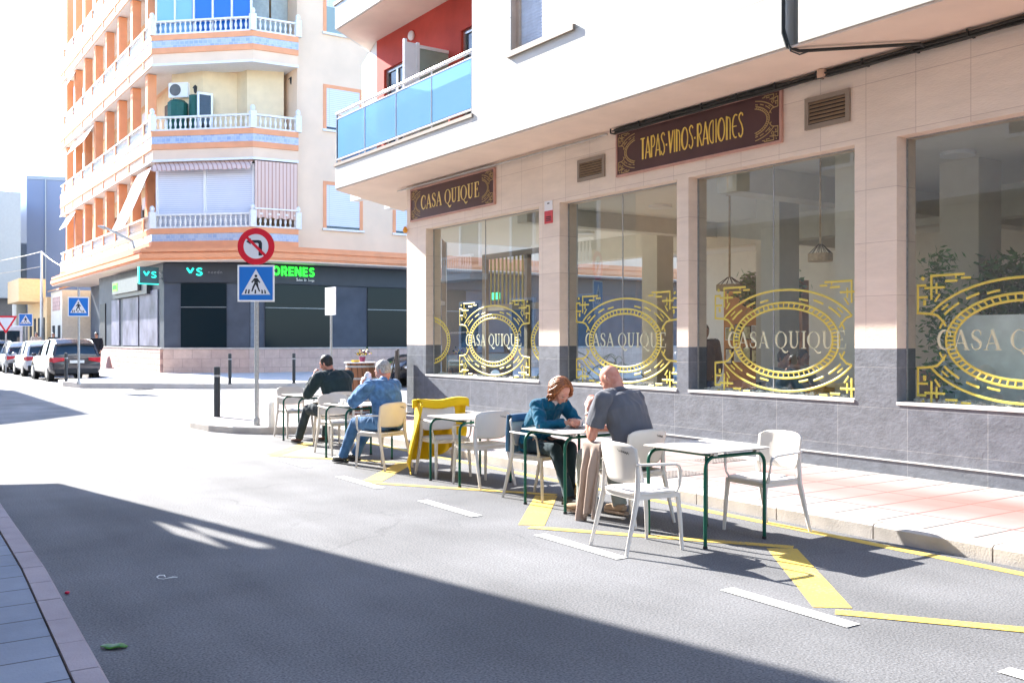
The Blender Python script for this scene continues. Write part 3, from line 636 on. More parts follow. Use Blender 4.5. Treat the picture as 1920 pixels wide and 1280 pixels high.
shop_sign(7.92,10.98,4.07,4.68, 'long brown sign reading TAPAS VINOS RACIONES between the two wall vents', 'TAPAS.VINOS.RACIONES', DECO, -10.46, 4.22, .31, 1.95, mat('bright_gold', (.85,.62,.13), .5))
t_ = thing('wall_plaque', 'small white and red notice plate between the two left windows', 'plaque')
b = MB(); b.box(XF-.012, XF-.001, 12.64, 12.86, 3.74, 3.9); b.build('white_plate', M['white_gloss'], t_)
b = MB(); b.box(XF-.012, XF-.001, 12.64, 12.86, 3.53, 3.738); rp = b.build('red_plate', mat('red_plate', (.6,.05,.06), .4), t_)
b = MB()
for k in range(3): b.box(XF-.014, XF-.012, 12.68, 12.82, 3.57+k*.03, 3.585+k*.03)
b.box(XF-.014, XF-.012, 12.72, 12.78, 3.85, 3.87); b.build('print', M['dark'], t_)
rebase(t_, (XF,12.75,3.53))
# cables under the soffit
t_ = thing('cable_run', 'black bundle of cables clipped along the top of the shop front', 'cable')
random.seed(3)
for r_, dx, dz, mm in ((.026,.05,-.06,'cable'),(.016,.09,-.075,'cable'),(.013,.07,-.02,'cable'),(.011,.115,-.05,'cable')):
    b = MB(); pts = [(XF-dx-.008*random.random(), y, 4.775+dz-.014*abs(math.sin(y*2.6+dx*50))) for y in [i*.25-3 for i in range(57)]]
    b.tube(pts, r_, 6); b.build('cable', M[mm], t_, smooth=True)
b = MB(); b.tube([(XF-.05,11.2,4.72),(XF-.05,17.9,4.73)], .016, 6); b.tube([(XF-.09,11.4,4.7),(XF-.09,17.95,4.72)], .012, 6); b.build('conduit', M['cable_grey'], t_, smooth=True)
for k in range(22):
    y = -2+k*.62; b = MB(); b.box(XF-.135, XF-.001, y-.012, y+.012, 4.685, 4.70); b.box(XF-.14,XF-.128,y-.012,y+.012,4.69,4.76); b.build('clip', M['cable'], t_)
q1 = onx(1475,-60,XU-.02); q2 = onx(1478,80,XU-.02)
b = MB(); b.tube([(XU-.02,6.99,9),(XU-.02,6.99,4.95),(XU+.0,6.95,4.80),(XU+.08,6.85,4.74),(XU+.16,6.72,4.73),(9.3,5.95,4.735),(9.33,5.92,4.70)], .02, 6)
b.tube([(XU-.025,6.97,9),(XU-.025,6.97,5.0),(XU+.0,6.9,4.74),(XU+.05,6.82,4.69),(XU+.12,6.74,4.72)], .01, 6); b.build('drop_cable', M['cable'], t_, smooth=True)
b = MB(); p = onx(1541,134,XF-.1); b.lathe([(.055,0),(.06,.03),(.055,.09),(.0,.095)], (XF-.1,p.y,4.68), 12); b.build('junction_box', mat('beige_box', (.6,.42,.3), .5), t_, smooth=True)
rebase(t_, (XF,5,4.7))
# ---------------------------------------------------------------- block on the near left (outside the picture; its shadow lies on the road)
M['shade_wall'] = mat('beige_facade', (.74,.70,.64), .85, var=.05)
M['frame_white'] = mat('white_frames', (.75,.75,.75), .4)
nb = thing('apartment_building', 'beige block on the near side whose shadow covers the road', 'building')
XS = .27; YC = 19.2; ZSF = 4.6; ZTOP = 19
b = MB(); b.prism([(-12,-22),(-.9,-22),(-.9,17.6),(-2.4,18.6),(-12,18.6)], 0, ZSF); b.build('ground_storey', M['shade_wall'], nb)
b = MB()
b.prism([(-12,-22),(XS,-22),(XS,16.2),(-12,16.2)], ZSF, ZTOP)
b.prism([(-12,16.2),(XS,16.2),(XS,YC),(-.5,YC+.35),(-12,YC+.35)], ZSF, 4.9)
b.prism([(-12,16.2),(XS,16.2),(XS,YC),(-.5,YC+.35),(-12,YC+.35)], 7.6, ZTOP)
# unseen corner room, its wall openings added to throw sun patches on the road
b.box(XS-.02, XS, 16.2, YC, 4.9, 5.45); b.box(XS-.02, XS, 16.2, YC, 6.85, 7.6); b.box(XS-.02, XS, 16.2, 16.95, 5.45, 6.85); b.box(XS-.02, XS, 18.45, YC, 5.45, 6.85); b.box(XS-.02, XS, 16.95, 17.75, 6.0, 6.85); b.box(XS-.02, XS, 17.75, 18.45, 5.45, 6.0)
b.box(-12, -2.2, 18.9, YC+.1, 4.9, 7.6); b.box(-2.2, XS-.2, 18.9, 19.05, 4.9, 5.9); b.box(-2.2, XS-.2, 18.9, 19.05, 7.3, 7.6); b.box(-2.2,-1.2,18.9,19.05,5.9,7.3)
b.build('wall', M['shade_wall'], nb)
for y in (-14,-9.5,-5,-.5,4,8.5,13):
    for z in (5.7,9.0,12.3,15.6):
        b = MB(); b.box(XS+.001, XS+.03, y, y+1.7, z, z+1.6); w = b.build('window', M['dark_glass'], nb)
        b = MB(); b.box(XS+.002, XS+.06, y-.08, y, z-.08, z+1.68); b.box(XS+.002, XS+.06, y+1.7, y+1.78, z-.08, z+1.68); b.box(XS+.002, XS+.06, y, y+1.7, z+1.6, z+1.68); b.box(XS+.002, XS+.06, y, y+1.7, z-.08, z); b.box(XS+.031, XS+.05, y+.81, y+.89, z, z+1.6); b.build('frame', M['frame_white'], w)
for y in (-7.6,1.2,10.2):
    for z in (8.6,11.9):
        b = MB(); b.box(XS+.002, XS+.75, y, y+3.2, z-.3, z); s_ = b.build('balcony', M['shade_wall'], nb); b = MB()
        for k in range(17): b.box(XS+.70, XS+.73, y+.02+k*.197, y+.05+k*.197, z, z+.95)
        b.box(XS+.69, XS+.74, y, y+3.2, z+.95, z+1.0); b.box(XS, XS+.69, y, y+.03, z+.95, z+1.0); b.box(XS, XS+.69, y+3.17, y+3.2, z+.95, z+1.0); b.build('railing', M['frame_white'], s_)
rebase(nb, (-3, 0, 0))
fb = thing('apartment_building', 'tall block beyond the junction on the left whose shadow falls on the crossing', 'building')
b = MB(); b.prism([(-16,44.6),(-2.9,44.6),(-1.05,46.4),(-1.05,58),(-16,58)], 0, 14.5); b.build('wall', M['shade_wall'], fb)
b = MB(); b.prism([(-16.1,44.5),(-2.86,44.5),(-1.0,46.36),(-1.0,58.1),(-16.1,58.1)], 14.5, 14.8); b.build('cornice', M['white'], fb)
rebase(fb, (-6, 50, 0))

gb = thing('apartment_building', 'ochre block across the junction on the left, reflected in the shop windows', 'building')
b = MB(); b.box(-16,-3,25,43.5,0,12); b.build('wall', mat('ochre_facade', (.66,.44,.28), .85, var=.08, scale=1), gb)
for y in (27,31,35,39):
    for z in (1,4.6,8.2):
        b = MB(); b.box(-2.999,-2.95,y,y+1.5,z+.3,z+2.2); w = b.build('window', M['dark_glass'], gb); b = MB(); b.box(-2.998,-2.9,y-.12,y-.001,z+.2,z+2.3); b.box(-2.998,-2.9,y+1.501,y+1.62,z+.2,z+2.3); b.box(-2.998,-2.9,y,y+1.5,z+2.2,z+2.32); b.build('frame', M['frame_white'], w)
for y in (26.4,34.4):
    for z in (4.2,7.8):
        b = MB(); b.box(-2.999,-2.1,y,y+3.6,z,z+.25); s_ = b.build('balcony', M['white_stone'], gb); b = MB()
        for k in range(18): b.lathe([(.04,.25),(.07,.45),(.03,.75),(.04,.95)], (-2.2,y+.1+k*.2,z), 6)
        b.box(-2.28,-2.12,y,y+3.6,z+.95,z+1.05); b.build('balustrade', M['white_stone'], s_)
rebase(gb, (-9,34,0))

# ---------------------------------------------------------------- the orange and cream corner block
ob = thing('apartment_building', 'orange and cream corner block with white balustrades and a dark betting shop below', 'building')
PL = [(10.9,67.5),(10.9,44.35),(14.35,41.1),(16.35,40.9)]      # balcony line (outer face), read with the street on the right-hand side
def ringb(b, pl, o0, o1, z0, z1):
    a = offset_line(pl, o0); c = offset_line(pl, o1); n = len(a)
    for i in range(n-1): b.prism([a[i],a[i+1],c[i+1],c[i]], z0, z1)
def outw(pl, o): return offset_line(pl, o)
# which side is outside: for a line running south on its west side the right-hand side is west -> positive offset is outwards
FL = [6.57, 10.9, 15.16, 19.4]          # foot of each balustrade
tileb = tilemat('blue_tile_band', (.30,.38,.54), (.46,.52,.62), (.5,.52,.56), (0,2), .16, .165, .012, .3, .5, .0, 20, .1, 20)
M['tile_band'] = tileb
PLE = PL
core = [(12.6,67.5),(12.6,45.6),(15.0,43.3),(16.36,43.1)]
b = MB()
b.prism([(12.6,67.5),(12.6,45.6),(15.0,43.3),(16.36,43.1),(16.36,41.3),(45,41.3),(45,67.5)], 5.7, 23.5); b.build('wall', M['cream'], ob)
b = MB(); b.box(16.36, 45, 41.27, 41.299, 5.75, 23.5); b.box(16.33, 16.36, 40.95, 43.1, 5.75, 23.5); b.build('side_wall', M['peach'], ob)
bals = []
for i, z in enumerate(FL):
    b = MB(); inner = offset_line(PLE, -1.9)
    b.prism(PLE + core[::-1], z-1.33, z-.02)
    sl_ = b.build('balcony', M['peach'] if i else M['peach'], ob); bals.append(sl_)
    b = MB(); ringb(b, PLE, .002, .05, z-.25, z-.01); ringb(b, PLE, .002, .05, z-.83, z-.58); b.build('orange_band', M['orange'], sl_)
    b = MB(); ringb(b, PLE, .002, .03, z-.58, z-.25); b.build('tile_band', M['tile_band'], sl_)
    b = MB(); ringb(b, PLE, .04, .07, z-1.38, z-1.28); ringb(b, PLE, -1.5, -.05, z-1.345, z-1.331); b.build('underside', M['white'], sl_)
    # balustrade
    b = MB(); ringb(b, PLE, -.16, .02, z+.56, z+.64); ringb(b, PLE, -.16, .02, z, z+.07)
    for k in range(len(PLE)-1):
        P = Vector(PLE[k]); Q = Vector(PLE[k+1]); L_ = (Q-P).length; n = max(3, round(L_/.235)); d = (Q-P)/L_; nn = Vector((d.y,-d.x))
        for j in range(n):
            c = P+d*L_*(j+.5)/n - nn*.07
            b.lathe([(.045,.07),(.05,.1),(.03,.14),(.062,.26),(.06,.33),(.026,.46),(.045,.53),(.045,.56)], (c.x,c.y,z), 6)
        for e in ([P] if k == 0 else [P] ):
            pass
    for e in [PLE[1], PLE[2], PLE[3]] :
        b.box(e[0]-.13, e[0]+.13, e[1]-.1, e[1]+.16, z, z+.74); b.lathe([(.05,.74),(.1,.8),(.12,.9),(.07,1.0),(.0,1.03)], (e[0],e[1]+.03,z), 8)
    b.build('balustrade', M['white_stone'], sl_)
    # orange pillars along the street side
    zt = FL[i+1]-1.38 if i < 3 else 23.4
    for y in (45.7,48.6,51.5,54.4,57.3,60.2,63.1,66.0):
        b = MB(); b.box(11.02, 11.42, y, y+.42, z-.02, zt); b.build('pillar', M['orange'], sl_)
        b = MB(); b.box(10.86, 10.899, y+.1, y+.32, z-1.3, z+.6); b.build('pilaster', M['orange'], sl_)
    # doors in the recessed walls
    for y in (47.2,53.0,58.8,64):
        b = MB(); b.box(12.55, 12.6, y, y+1.5, z, z+2.2); b.build('door', M['dark_glass'], sl_)
    if i in (0,1,2):
        for y in ((50.9,) if i else (50.9,61.9,46.5)):
            b = MB(); b.box(12.2, 12.58, y, y+.8, z+1.75, z+2.35); b.build('air_conditioner', M['white_gloss'], sl_); 
            b = MB(); b.lathe([(.22,0),(.22,.02),(0,.03)], n=12); b.M = Matrix.Identity(4)
# heavy cornice over the shop
CL = PL+[(45,40.9)]
b = MB(); ringb(b, CL, -.3, .55, 5.12, 5.2); ringb(b, CL, -.3, .62, 5.2, 5.4); ringb(b, CL, -.3, .5, 5.4, 5.48); ringb(b, CL, -.3, .56, 5.48, 5.62); ringb(b, CL, -.3, .3, 5.62, 5.74); b.build('cornice', M['orange'], ob)
b = MB(); b.prism(offset_line(CL, .5)+[(45,47),(12.6,67)], 5.06, 5.119); b.build('underside', M['soffit'], ob)
# recessed details on the corner balconies
def on_seg(P, Q, s, o): 
    P = Vector(P); Q = Vector(Q); d = (Q-P).normalized(); n = Vector((d.y,-d.x)); return P+d*s+n*o
A_, B_, C_ = PL[1], PL[2], PL[3]; LAB = (Vector(B_)-Vector(A_)).length; LBC = (Vector(C_)-Vector(B_)).length
SH = tilemat('roller_slats', (.66,.68,.74), (.68,.70,.76), (.5,.52,.58), (0,2), 9, .09, .012, .5, 0, .0, 20, .02, 3)
z = FL[0]
b = MB(); b.obox(A_, B_, .1, LAB-.05, z+.1, z+2.75, -.32, -.27); sh = b.build('roller_shutter', SH, ob)
b = MB()
for s0 in (.05, LAB*.5-.05, LAB-.14): b.obox(A_, B_, s0, s0+.12, z+.05, z+2.8, -.27, -.2)
b.obox(A_, B_, .17, LAB-.14, z+2.75, z+2.85, -.27, -.2); b.build('frame', M['white_gloss'], sh)
def stripes(name, c1, c2, w, axis=0):
    m, t, bb = newmat(name); g = N(t,'ShaderNodeNewGeometry'); sp = N(t,'ShaderNodeSeparateXYZ'); t.links.new(g.outputs['Position'], sp.inputs[0])
    ml = N(t,'ShaderNodeMath', operation='MULTIPLY'); ml.inputs[1].default_value = 1/w; t.links.new(sp.outputs[axis], ml.inputs[0])
    fr_ = N(t,'ShaderNodeMath', operation='FRACT'); t.links.new(ml.outputs[0], fr_.inputs[0]); gt = N(t,'ShaderNodeMath', operation='GREATER_THAN'); gt.inputs[1].default_value = .72; t.links.new(fr_.outputs[0], gt.inputs[0])
    mx = N(t,'ShaderNodeMix', data_type='RGBA'); mx.inputs['A'].default_value = col4(c1); mx.inputs['B'].default_value = col4(c2); t.links.new(gt.outputs[0], mx.inputs['Factor']); t.links.new(mx.outputs['Result'], bb.inputs['Base Color']); bb.inputs['Roughness'].default_value = .8; return m
AW = stripes('striped_awning', (.7,.52,.44), (.5,.28,.22), .16)
b = MB()
def awn(u, v):
    p = on_seg(A_, B_, .05+u*(LAB-.1), -.15+.35*v); return (p.x, p.y, z+2.95-.3*v-(.1+.05*abs(math.sin(u*math.pi*14)))*(v > .9))
b.grid(awn, 56, 4); b.build('awning', AW, ob, solid=.02)
b = MB()
def cur(u, v):
    p = on_seg(B_, C_, .08+u*(LBC-.12), .03+.04*math.sin(u*math.pi*10)*v); return (p.x, p.y, z+2.9-v*2.45-(.06*abs(math.sin(u*math.pi*5)))*(v > .95))
b.grid(cur, 60, 6); b.build('striped_curtain', AW, ob, solid=.015)
b = MB(); b.obox(B_, C_, .06, LBC-.04, z+.78, z+.84, .07, .12); b.build('curtain_bar', M['white_gloss'], ob)
# white side awning over the left bays
b = MB()
def aw2(u, v): return (11.0-1.15*v**.9, 44.9+u*2.6, FL[1]-1.5-3.2*v+.5*v*v)
b.grid(aw2, 14, 8); b.build('awning', M['white'], ob, solid=.02)
for (y0, zz) in ((60.6,FL[2]-1.5),(57.6,FL[2]-1.5),(63,FL[3]-1.5),(63,FL[1]-1.5)):
    b = MB(); b.add([(11,y0,zz),(11,y0+2.6,zz),(10.5,y0+2.6,zz-.9),(10.5,y0,zz-.9)], [(0,1,2,3)]); b.build('awning', M['white'], ob, solid=.02)
# open balcony of the second floor
z = FL[1]
wl = M['cream']; 
b = MB(); b.prism([(15.0,43.29),(13.0,43.9),(12.0,45.3),(12.6,45.6)], z-.02, z+2.95); b.build('recess_wall', wl, ob)
acp = ony(334, 166, 44.4)
def ac_unit(P, Q, s, o, z0, w=.95, h=.68):
    b = MB(); b.obox(P, Q, s, s+w, z0, z0+h, o, o+.32); a_ = b.build('air_conditioner', M['white_gloss'], ob, bevel=.02)
    c = on_seg(P, Q, s+w*.36, o+.325); d = (Vector(Q)-Vector(P)).normalized(); n = Vector((d.y,-d.x))
    b = MB(); b.M = Matrix(((d.x,0,n.x,c.x),(d.y,0,n.y,c.y),(0,1,0,z0+h/2),(0,0,0,1))); b.lathe([(.27,0),(.27,.02),(.25,.03),(0,.03)], n=20); f_ = b.build('fan', mat('fan_grey', (.12,.12,.12), .5), a_)
RW0, RW1 = (12.0,45.3), (13.0,43.9)
ac_unit((12.35,45.0), (13.6,43.82), -.42, .10, z+1.75)
b = MB(); pp = on_seg((12.35,45.0),(13.6,43.82),.0,.3); z += .45; b.tube([(pp.x-.2,pp.y,z+1.25),(pp.x-.1,pp.y-.1,z+1.0),(pp.x+.25,pp.y-.2,z+.85),(pp.x+.45,pp.y-.2,z+1.1),(pp.x+.4,pp.y-.1,z+1.3)], .03, 6); b.build('hose', M['dark'], ob, smooth=True); z -= .45
b = MB(); p0 = ony(375,193,43.55); b.box(p0.x-.1, p0.x+.42, 43.35, 43.42, z, z+1.7); dr = b.build('balcony_door', M['dark_glass'], ob)
b = MB(); b.box(p0.x-.18, p0.x-.1, 43.3, 43.4, z, z+1.8); b.box(p0.x+.42, p0.x+.5, 43.3, 43.4, z, z+1.8); b.box(p0.x-.1, p0.x+.42, 43.3, 43.4, z+1.7, z+1.8); b.build('frame', M['white_gloss'], dr)
b = MB(); b.prism([(14.6,42.6),(16.1,42.0),(16.34,43.1),(14.4,43.6)], z-.02, z+2.95); b.build('recess_wall', wl, ob)
for px, py, yy in ((365,168,43.3),(545,152,41.8)):
    p = ony(px,py,yy); b = MB(); b.box(p.x-.02,p.x+.02,p.y-.05,p.y+.25,p.z+.1,p.z+.14); b.lathe([(.02,.18),(.09,.1),(.07,-.12),(.03,-.2)], (p.x,p.y-.1,p.z), 8); b.build('wall_lantern', M['dark'], ob, smooth=True)
b = MB(); b.lathe([(.02,0),(.45,0),(.45,1.35),(.3,1.5),(0,1.55)], (11.98,44.25,z), 10); b.lathe([(.28,0),(.28,1.7),(0,1.75)], (12.62,43.75,z), 10)
gr = b.build('covered_chairs', mat('green_cover', (.01,.09,.07), .6), ob)
# blue glazed enclosure on the third floor
z = FL[2]
b = MB(); cols = []
for k in range(5): b.obox(A_, B_, .1+k*(LAB-.25)/5, .1+(k+.92)*(LAB-.25)/5, z+.05, z+2.75, -.30, -.26)
en = b.build('blue_enclosure', M['blue_pane'], ob)
b = MB(); b.obox(A_, B_, .1, .1+1.84*(LAB-.25)/5, z+.1, z+2.7, -.257, -.25); b.build('pale_pane', M['pale_pane'], en)
b = MB()
for k in range(6): b.obox(A_, B_, .02+k*(LAB-.25)/5, .10+k*(LAB-.25)/5, z, z+2.8, -.3, -.2)
b.build('frame', M['white_gloss'], en)
b = MB(); b.obox(B_, C_, .25, 1.0, z+.3, z+2.6, -1.2, -1.15); b.obox(B_, C_, 1.1, 1.85, z+.3, z+2.6, -1.2, -1.15); b.build('window', mat('grey_pane', (.35,.38,.35), .3), ob)
# windows of the flat wall
def facewin(x0, x1, z0, z1, label=None, opened=False):
    Y0 = 41.27; f = .16
    b = MB(); b.box(x0-f, x0, Y0-.03, Y0-.001, z0, z1+f); b.box(x1, x1+f, Y0-.03, Y0-.001, z0, z1+f); b.box(x0, x1, Y0-.03, Y0-.001, z1, z1+f)
    w = b.build('window', M['orange'], ob)
    b = MB(); b.box(x0-f-.05, x1+f+.05, Y0-.12, Y0-.001, z0-.1, z0-.002); b.build('sill', M['white_stone'], w)
    b = MB(); b.box(x0, x1, Y0-.012, Y0-.001, z0+(1.2 if opened else .12), z1); b.build('shutter', SH, w)
    b = MB(); b.box(x0, x1, Y0-.008, Y0-.001, z0, z0+(1.2 if opened else .12)); b.build('pane', M['dark_glass'] if not opened else M['grey_glass'], w)
p0 = ony(612,100,41.27).x; p1 = ony(674,100,41.27).x; q0 = ony(742,400,41.27).x
for z0, z1_ in ((6.75,8.75),(11.3,13.2),(15.75,17.9)):
    facewin(p0, p1, z0, z1_, opened=(z0 > 15)); facewin(q0, q0+1.6, z0, z1_)
# ---- ground storey: shop
GP = [(11.25,57.5),(11.25,43.75),(14.4,41.75),(45,41.75)]
b = MB(); b.prism([(11.25,57.5),(11.25,43.75),(14.4,41.75),(45,41.75),(45,67),(12.6,67),(12.6,57.5)], .1, 5.06); b.build('shop_wall', M['fascia_dark'], ob)
b = MB(); ringb(b, GP[1:], .002, .14, .12, 1.22); b.build('dado', M['stone_pink'], ob)
b = MB(); b.obox(GP[0], GP[1], 0, 13.7, .12, 1.2, .002, .16); b.build('rough_dado', M['rough_pink'], ob)
b = MB(); ringb(b, GP, .002, .18, 1.222, 1.28); b.build('dado_ledge', M['kerb'], ob)
b = MB(); ringb(b, GP[1:], .002, .1, 4.15, 5.0); b.obox(GP[0], GP[1], 4.5, 11.5, 3.75, 4.7, .002, .2); b.build('shop_fascia', M['fascia_black'], ob)
ca, cb = Vector(GP[1]), Vector(GP[2]); LC = (cb-ca).length
def pane(P, Q, s0, s1, z0=1.3, z1=4.12):
    b = MB(); b.obox(P, Q, s0, s1, z0, z1, .02, .06); w = b.build('shop_window', M['black_glass'], ob)
    b = MB(); b.obox(P, Q, s0, s1, (z0+z1)/2+.35, (z0+z1)/2+.37, .06, .065); b.build('joint', M['galv'], w)
pane(GP[1], GP[2], .75, 2.75)
xs = lambda px: ony(px, 600, 41.65).x-14.4
pane(GP[2], GP[3], xs(498), xs(622)); pane(GP[2], GP[3], xs(652+38), xs(652+38)+5.5)
b = MB(); 
b.obox(GP[2], GP[3], .05, .4, 1.3, 4.12, .01, .05)
b.build('pilaster', mat('blue_grey_panel', (.13,.15,.18), .5), ob)
STK = mat('shop_poster', (.25,.24,.28), .3, var=.5, scale=1.2); 
b = MB(); b.obox(GP[0], GP[1], 3.4, 5.2, 1.35, 3.7, .01, .05); b.obox(GP[0], GP[1], 6.0, 9.2, 1.35, 3.7, .01, .05); b.obox(GP[0], GP[1], 9.5, 12.8, 1.35, 3.9, .01, .05); b.build('shop_window', mat('glazed_panel', (.20,.20,.26), .5, var=.4, scale=1.1, spec=.1), ob)
b = MB(); b.obox(GP[0], GP[1], .5, 1.8, .15, 3.6, .01, .05); b.build('shop_door', M['dark'], ob)
rebase(ob, (14.4, 41.1, 0))

# shop signs
GREEN = emis('green_letters', (.02,.75,.03), .8); TEAL = emis('teal_letters', (.02,.62,.45), .45)
def face_frame(P, Q, o):
    P = Vector(P); Q = Vector(Q); d = (Q-P).normalized(); n = Vector((d.y,-d.x))
    return lambda u, v, k: (P.x+d.x*u+n.x*(o+k), P.y+d.y*u+n.y*(o+k), v)
SANS = {
 'O': (.86, [(earc(.40,.5,.30,.40,0,360,20), .22)]), 'R': (.76, [([(.12,0),(.12,1)], .22), ([(.12,.9),(.42,.9)]+earc(.42,.68,.19,.22,90,-90,6)+[(.15,.46)], .2), ([(.36,.45),(.62,0)], .22)]),
 'E': (.66, [([(.12,0),(.12,1)], .22), ([(.12,.9),(.58,.9)], .2), ([(.12,.5),(.52,.5)], .18), ([(.12,.1),(.58,.1)], .2)]),
 'N': (.82, [([(.12,0),(.12,1)], .22), ([(.12,.95),(.64,.05)], .22), ([(.64,0),(.64,1)], .22)]),
 'S': (.7, [([(.58,.78),(.45,.9),(.25,.88),(.14,.74),(.2,.6),(.36,.5),(.53,.4),(.58,.24),(.46,.1),(.25,.09),(.08,.2)], .2)]),
 'V': (.8, [([(.08,.95),(.38,.35)], .26), ([(.38,.35),(.66,.95)], .26)]), ' ': (.4, []),
 'a': (.5, [(earc(.22,.28,.16,.22,0,360,10), .1), ([(.38,0),(.38,.52)], .1)]), 'l': (.2, [([(.1,0),(.1,.9)], .1)]), 'o': (.5, [(earc(.24,.27,.16,.22,0,360,10), .1)]),
 'n': (.48, [([(.08,0),(.08,.52)], .1), ([(.08,.4),(.22,.5),(.36,.4),(.36,0)], .1)]), 'd': (.5, [(earc(.22,.28,.16,.22,0,360,10), .1), ([(.38,0),(.38,.95)], .1)]), 'e': (.48, [(earc(.24,.27,.17,.22,0,310,10), .1), ([(.08,.27),(.4,.27)], .08)]),
 'J': (.5, [([(.36,.9),(.36,.2),(.22,.05),(.06,.14)], .1)]), 'u': (.5, [([(.08,.52),(.08,.14),(.2,.05),(.36,.16),(.36,.52)], .1)]), 'g': (.5, [(earc(.22,.28,.16,.22,0,360,10), .1), ([(.38,.5),(.38,-.12),(.22,-.22),(.08,-.15)], .1)]),
 's': (.42, [([(.32,.46),(.16,.5),(.08,.38),(.3,.2),(.24,.06),(.06,.1)], .1)]), 'r': (.34, [([(.08,0),(.08,.52)], .1), ([(.08,.36),(.26,.5)], .1)])}
f1 = face_frame(GP[2], GP[3], .12)
t_ = thing('shop_sign', 'green lit sign reading ORENES on the dark fascia behind the round road sign', 'sign')
b = MB(); x0 = xs(511); write(b, 'ORENES', SANS, x0, 4.52, .42, f1, xs(590)-x0, th=.04, gap=.06); b.build('lettering', GREEN, t_)
b = MB(); write(b, 'Salon de Juego', SANS, xs(555), 4.3, .14, f1, xs(589)-xs(555), th=.02); b.build('small_lettering', M['white_gloss'], t_); rebase(t_, (14.4+x0, 41.6, 4.3))
f2 = face_frame(GP[1], GP[2], .115)
t_ = thing('shop_sign', 'teal VS letters on the corner fascia above the black window', 'sign'); b = MB(); write(b, 'VS', SANS, 1.0, 4.45, .36, f2, .75, th=.04); b.build('lettering', TEAL, t_)
b = MB(); write(b, 'noedn', SANS, 1.95, 4.55, .16, f2, .65, th=.01, wscale=.6); b.build('small_lettering', M['galv'], t_); rebase(t_, (12, 43, 4.4))
t_ = thing('hanging_sign', 'dark box sign with teal VS sticking out from the corner pillar', 'sign')
p0 = ony(261,500,44.2); p1 = ony(297,532,44.2)
b = MB(); b.box(p0.x, p1.x, 44.12, 44.28, p1.z, p0.z); bx = b.build('sign_box', mat('dark_teal_box', (.02,.07,.08), .4), t_)
b = MB(); b.box(p0.x-.05, p0.x, 44.1, 44.3, p1.z, p0.z); b.box(p0.x, p1.x, 44.1, 44.3, p1.z-.04, p1.z); b.build('edge', TEAL, t_)
b = MB(); fr = lambda u, v, k: (u, 44.12-k, v); write(b, 'VS', SANS, p0.x+.14, (p0.z+p1.z)/2-.12, .3, fr, .6, th=.03); b.build('lettering', TEAL, t_)
b = MB(); b.box(p1.x, p1.x+.3, 44.17, 44.23, p1.z+.2, p1.z+.28); b.box(p1.x, p1.x+.3, 44.17, 44.23, p0.z-.28, p0.z-.2); b.build('bracket', M['galv'], t_); rebase(t_, (p1.x, 44.2, p1.z))
t_ = thing('shop_sign', 'long grey box sign with a small green panel on the betting shop side wall', 'sign')
b = MB(); b.box(11.02-.1, 11.03, 47.2, 52.6, 3.95, 4.6); b.build('board', mat('grey_board', (.13,.13,.14), .4), t_)
b = MB(); b.box(10.9, 10.919, 51.4, 52.4, 4.1, 4.5); b.build('green_panel', emis('green_panel', (.15,.6,.02), .5), t_)
b = MB(); fr3 = lambda u, v, k: (10.899-k, -u, v); write(b, 'ORENES', SANS, -52.3, 4.2, .2, fr3, .8, th=.01); b.build('lettering', GREEN, t_); rebase(t_, (10.9,50,3.9))
# street lamp on the corner
t_ = thing('street_lamp', 'grey bracket lamp reaching out from the first floor of the orange block', 'street lamp')
q = [ony(248,452,43.9), ony(236,446,43.8), ony(220,438,43.7), ony(200,428,43.6)]
b = MB(); b.tube([ony(252,466,44.0)]+q, .05, 8); b.build('arm', M['galv'], t_, smooth=True)
e = ony(184,424,43.5); b = MB(); b.tube([q[-1], q[-1].lerp(e,.4), e], [.06,.14,.05], 8, sy=.6); b.build('lamp_head', M['galv'], t_, smooth=True); rebase(t_, q[0])

# ---------------------------------------------------------------- far end of the street
BG = mat('blue_grey_sheet', (.16,.22,.36), .5, var=.04, scale=.3); BG2 = mat('pale_blue_render', (.27,.34,.42), .7, var=.03)
t_ = thing('office_building', 'tall windowless blue grey building far down the street', 'building')
b = MB(); b.prism([(11.9,90),(17.6,88),(24,88),(24,110),(11.6,100)], 0, 15.2); b.build('wall', BG, t_)
b = MB(); b.prism([(11.85,89.95),(17.6,87.93),(24,87.93),(24,88),(17.6,88),(11.9,90)], 15.2, 15.5); b.box(13.2,13.3,89.42,89.55,0,15.2); b.box(15.6,15.68,88.6,88.72,0,15.2); b.build('edge_trim', BG2, t_); rebase(t_, (15,95,0))
t_ = thing('office_building', 'pale building with an overhanging upper box at the far left edge', 'building')
b = MB(); b.prism([(5,83),(9.7,84),(10.7,84.2),(10.7,100),(5,100)], 4.9, 13.2); b.build('upper_storeys', BG2, t_)
b = MB(); b.prism([(5.5,85),(10.2,85),(10.2,100),(5.5,100)], 0, 4.9); b.build('ground_storey', mat('dark_grey_base', (.10,.11,.13), .6), t_)
b = MB(); b.box(6.0,8.2,83.05,83.3,8.2,11.5); w = b.build('window', mat('blue_window', (.2,.3,.42), .2), t_); rebase(t_, (8,90,0))
YB = mat('ochre_render', (.72,.5,.27), .85, var=.06); 
t_ = thing('house', 'low ochre house with a boxy projecting balcony behind the parked cars', 'house')
b = MB(); b.box(10.9,20,73,82,0,4.6); b.build('wall', YB, t_)
b = MB(); b.box(9.3,11.0,74.2,80,4.3,5.9); b.build('balcony', YB, t_)
for k in range(4): 
    b = MB(); b.box(10.86,10.9,73.8+k*2,74.7+k*2,.6,3.2); b.build('window', M['dark_glass'], t_)
b = MB(); b.box(11.6,12.4,72.9,73,.3,3.0); b.build('door', mat('brown_door', (.12,.07,.04), .6), t_)
rebase(t_, (13,77,0))
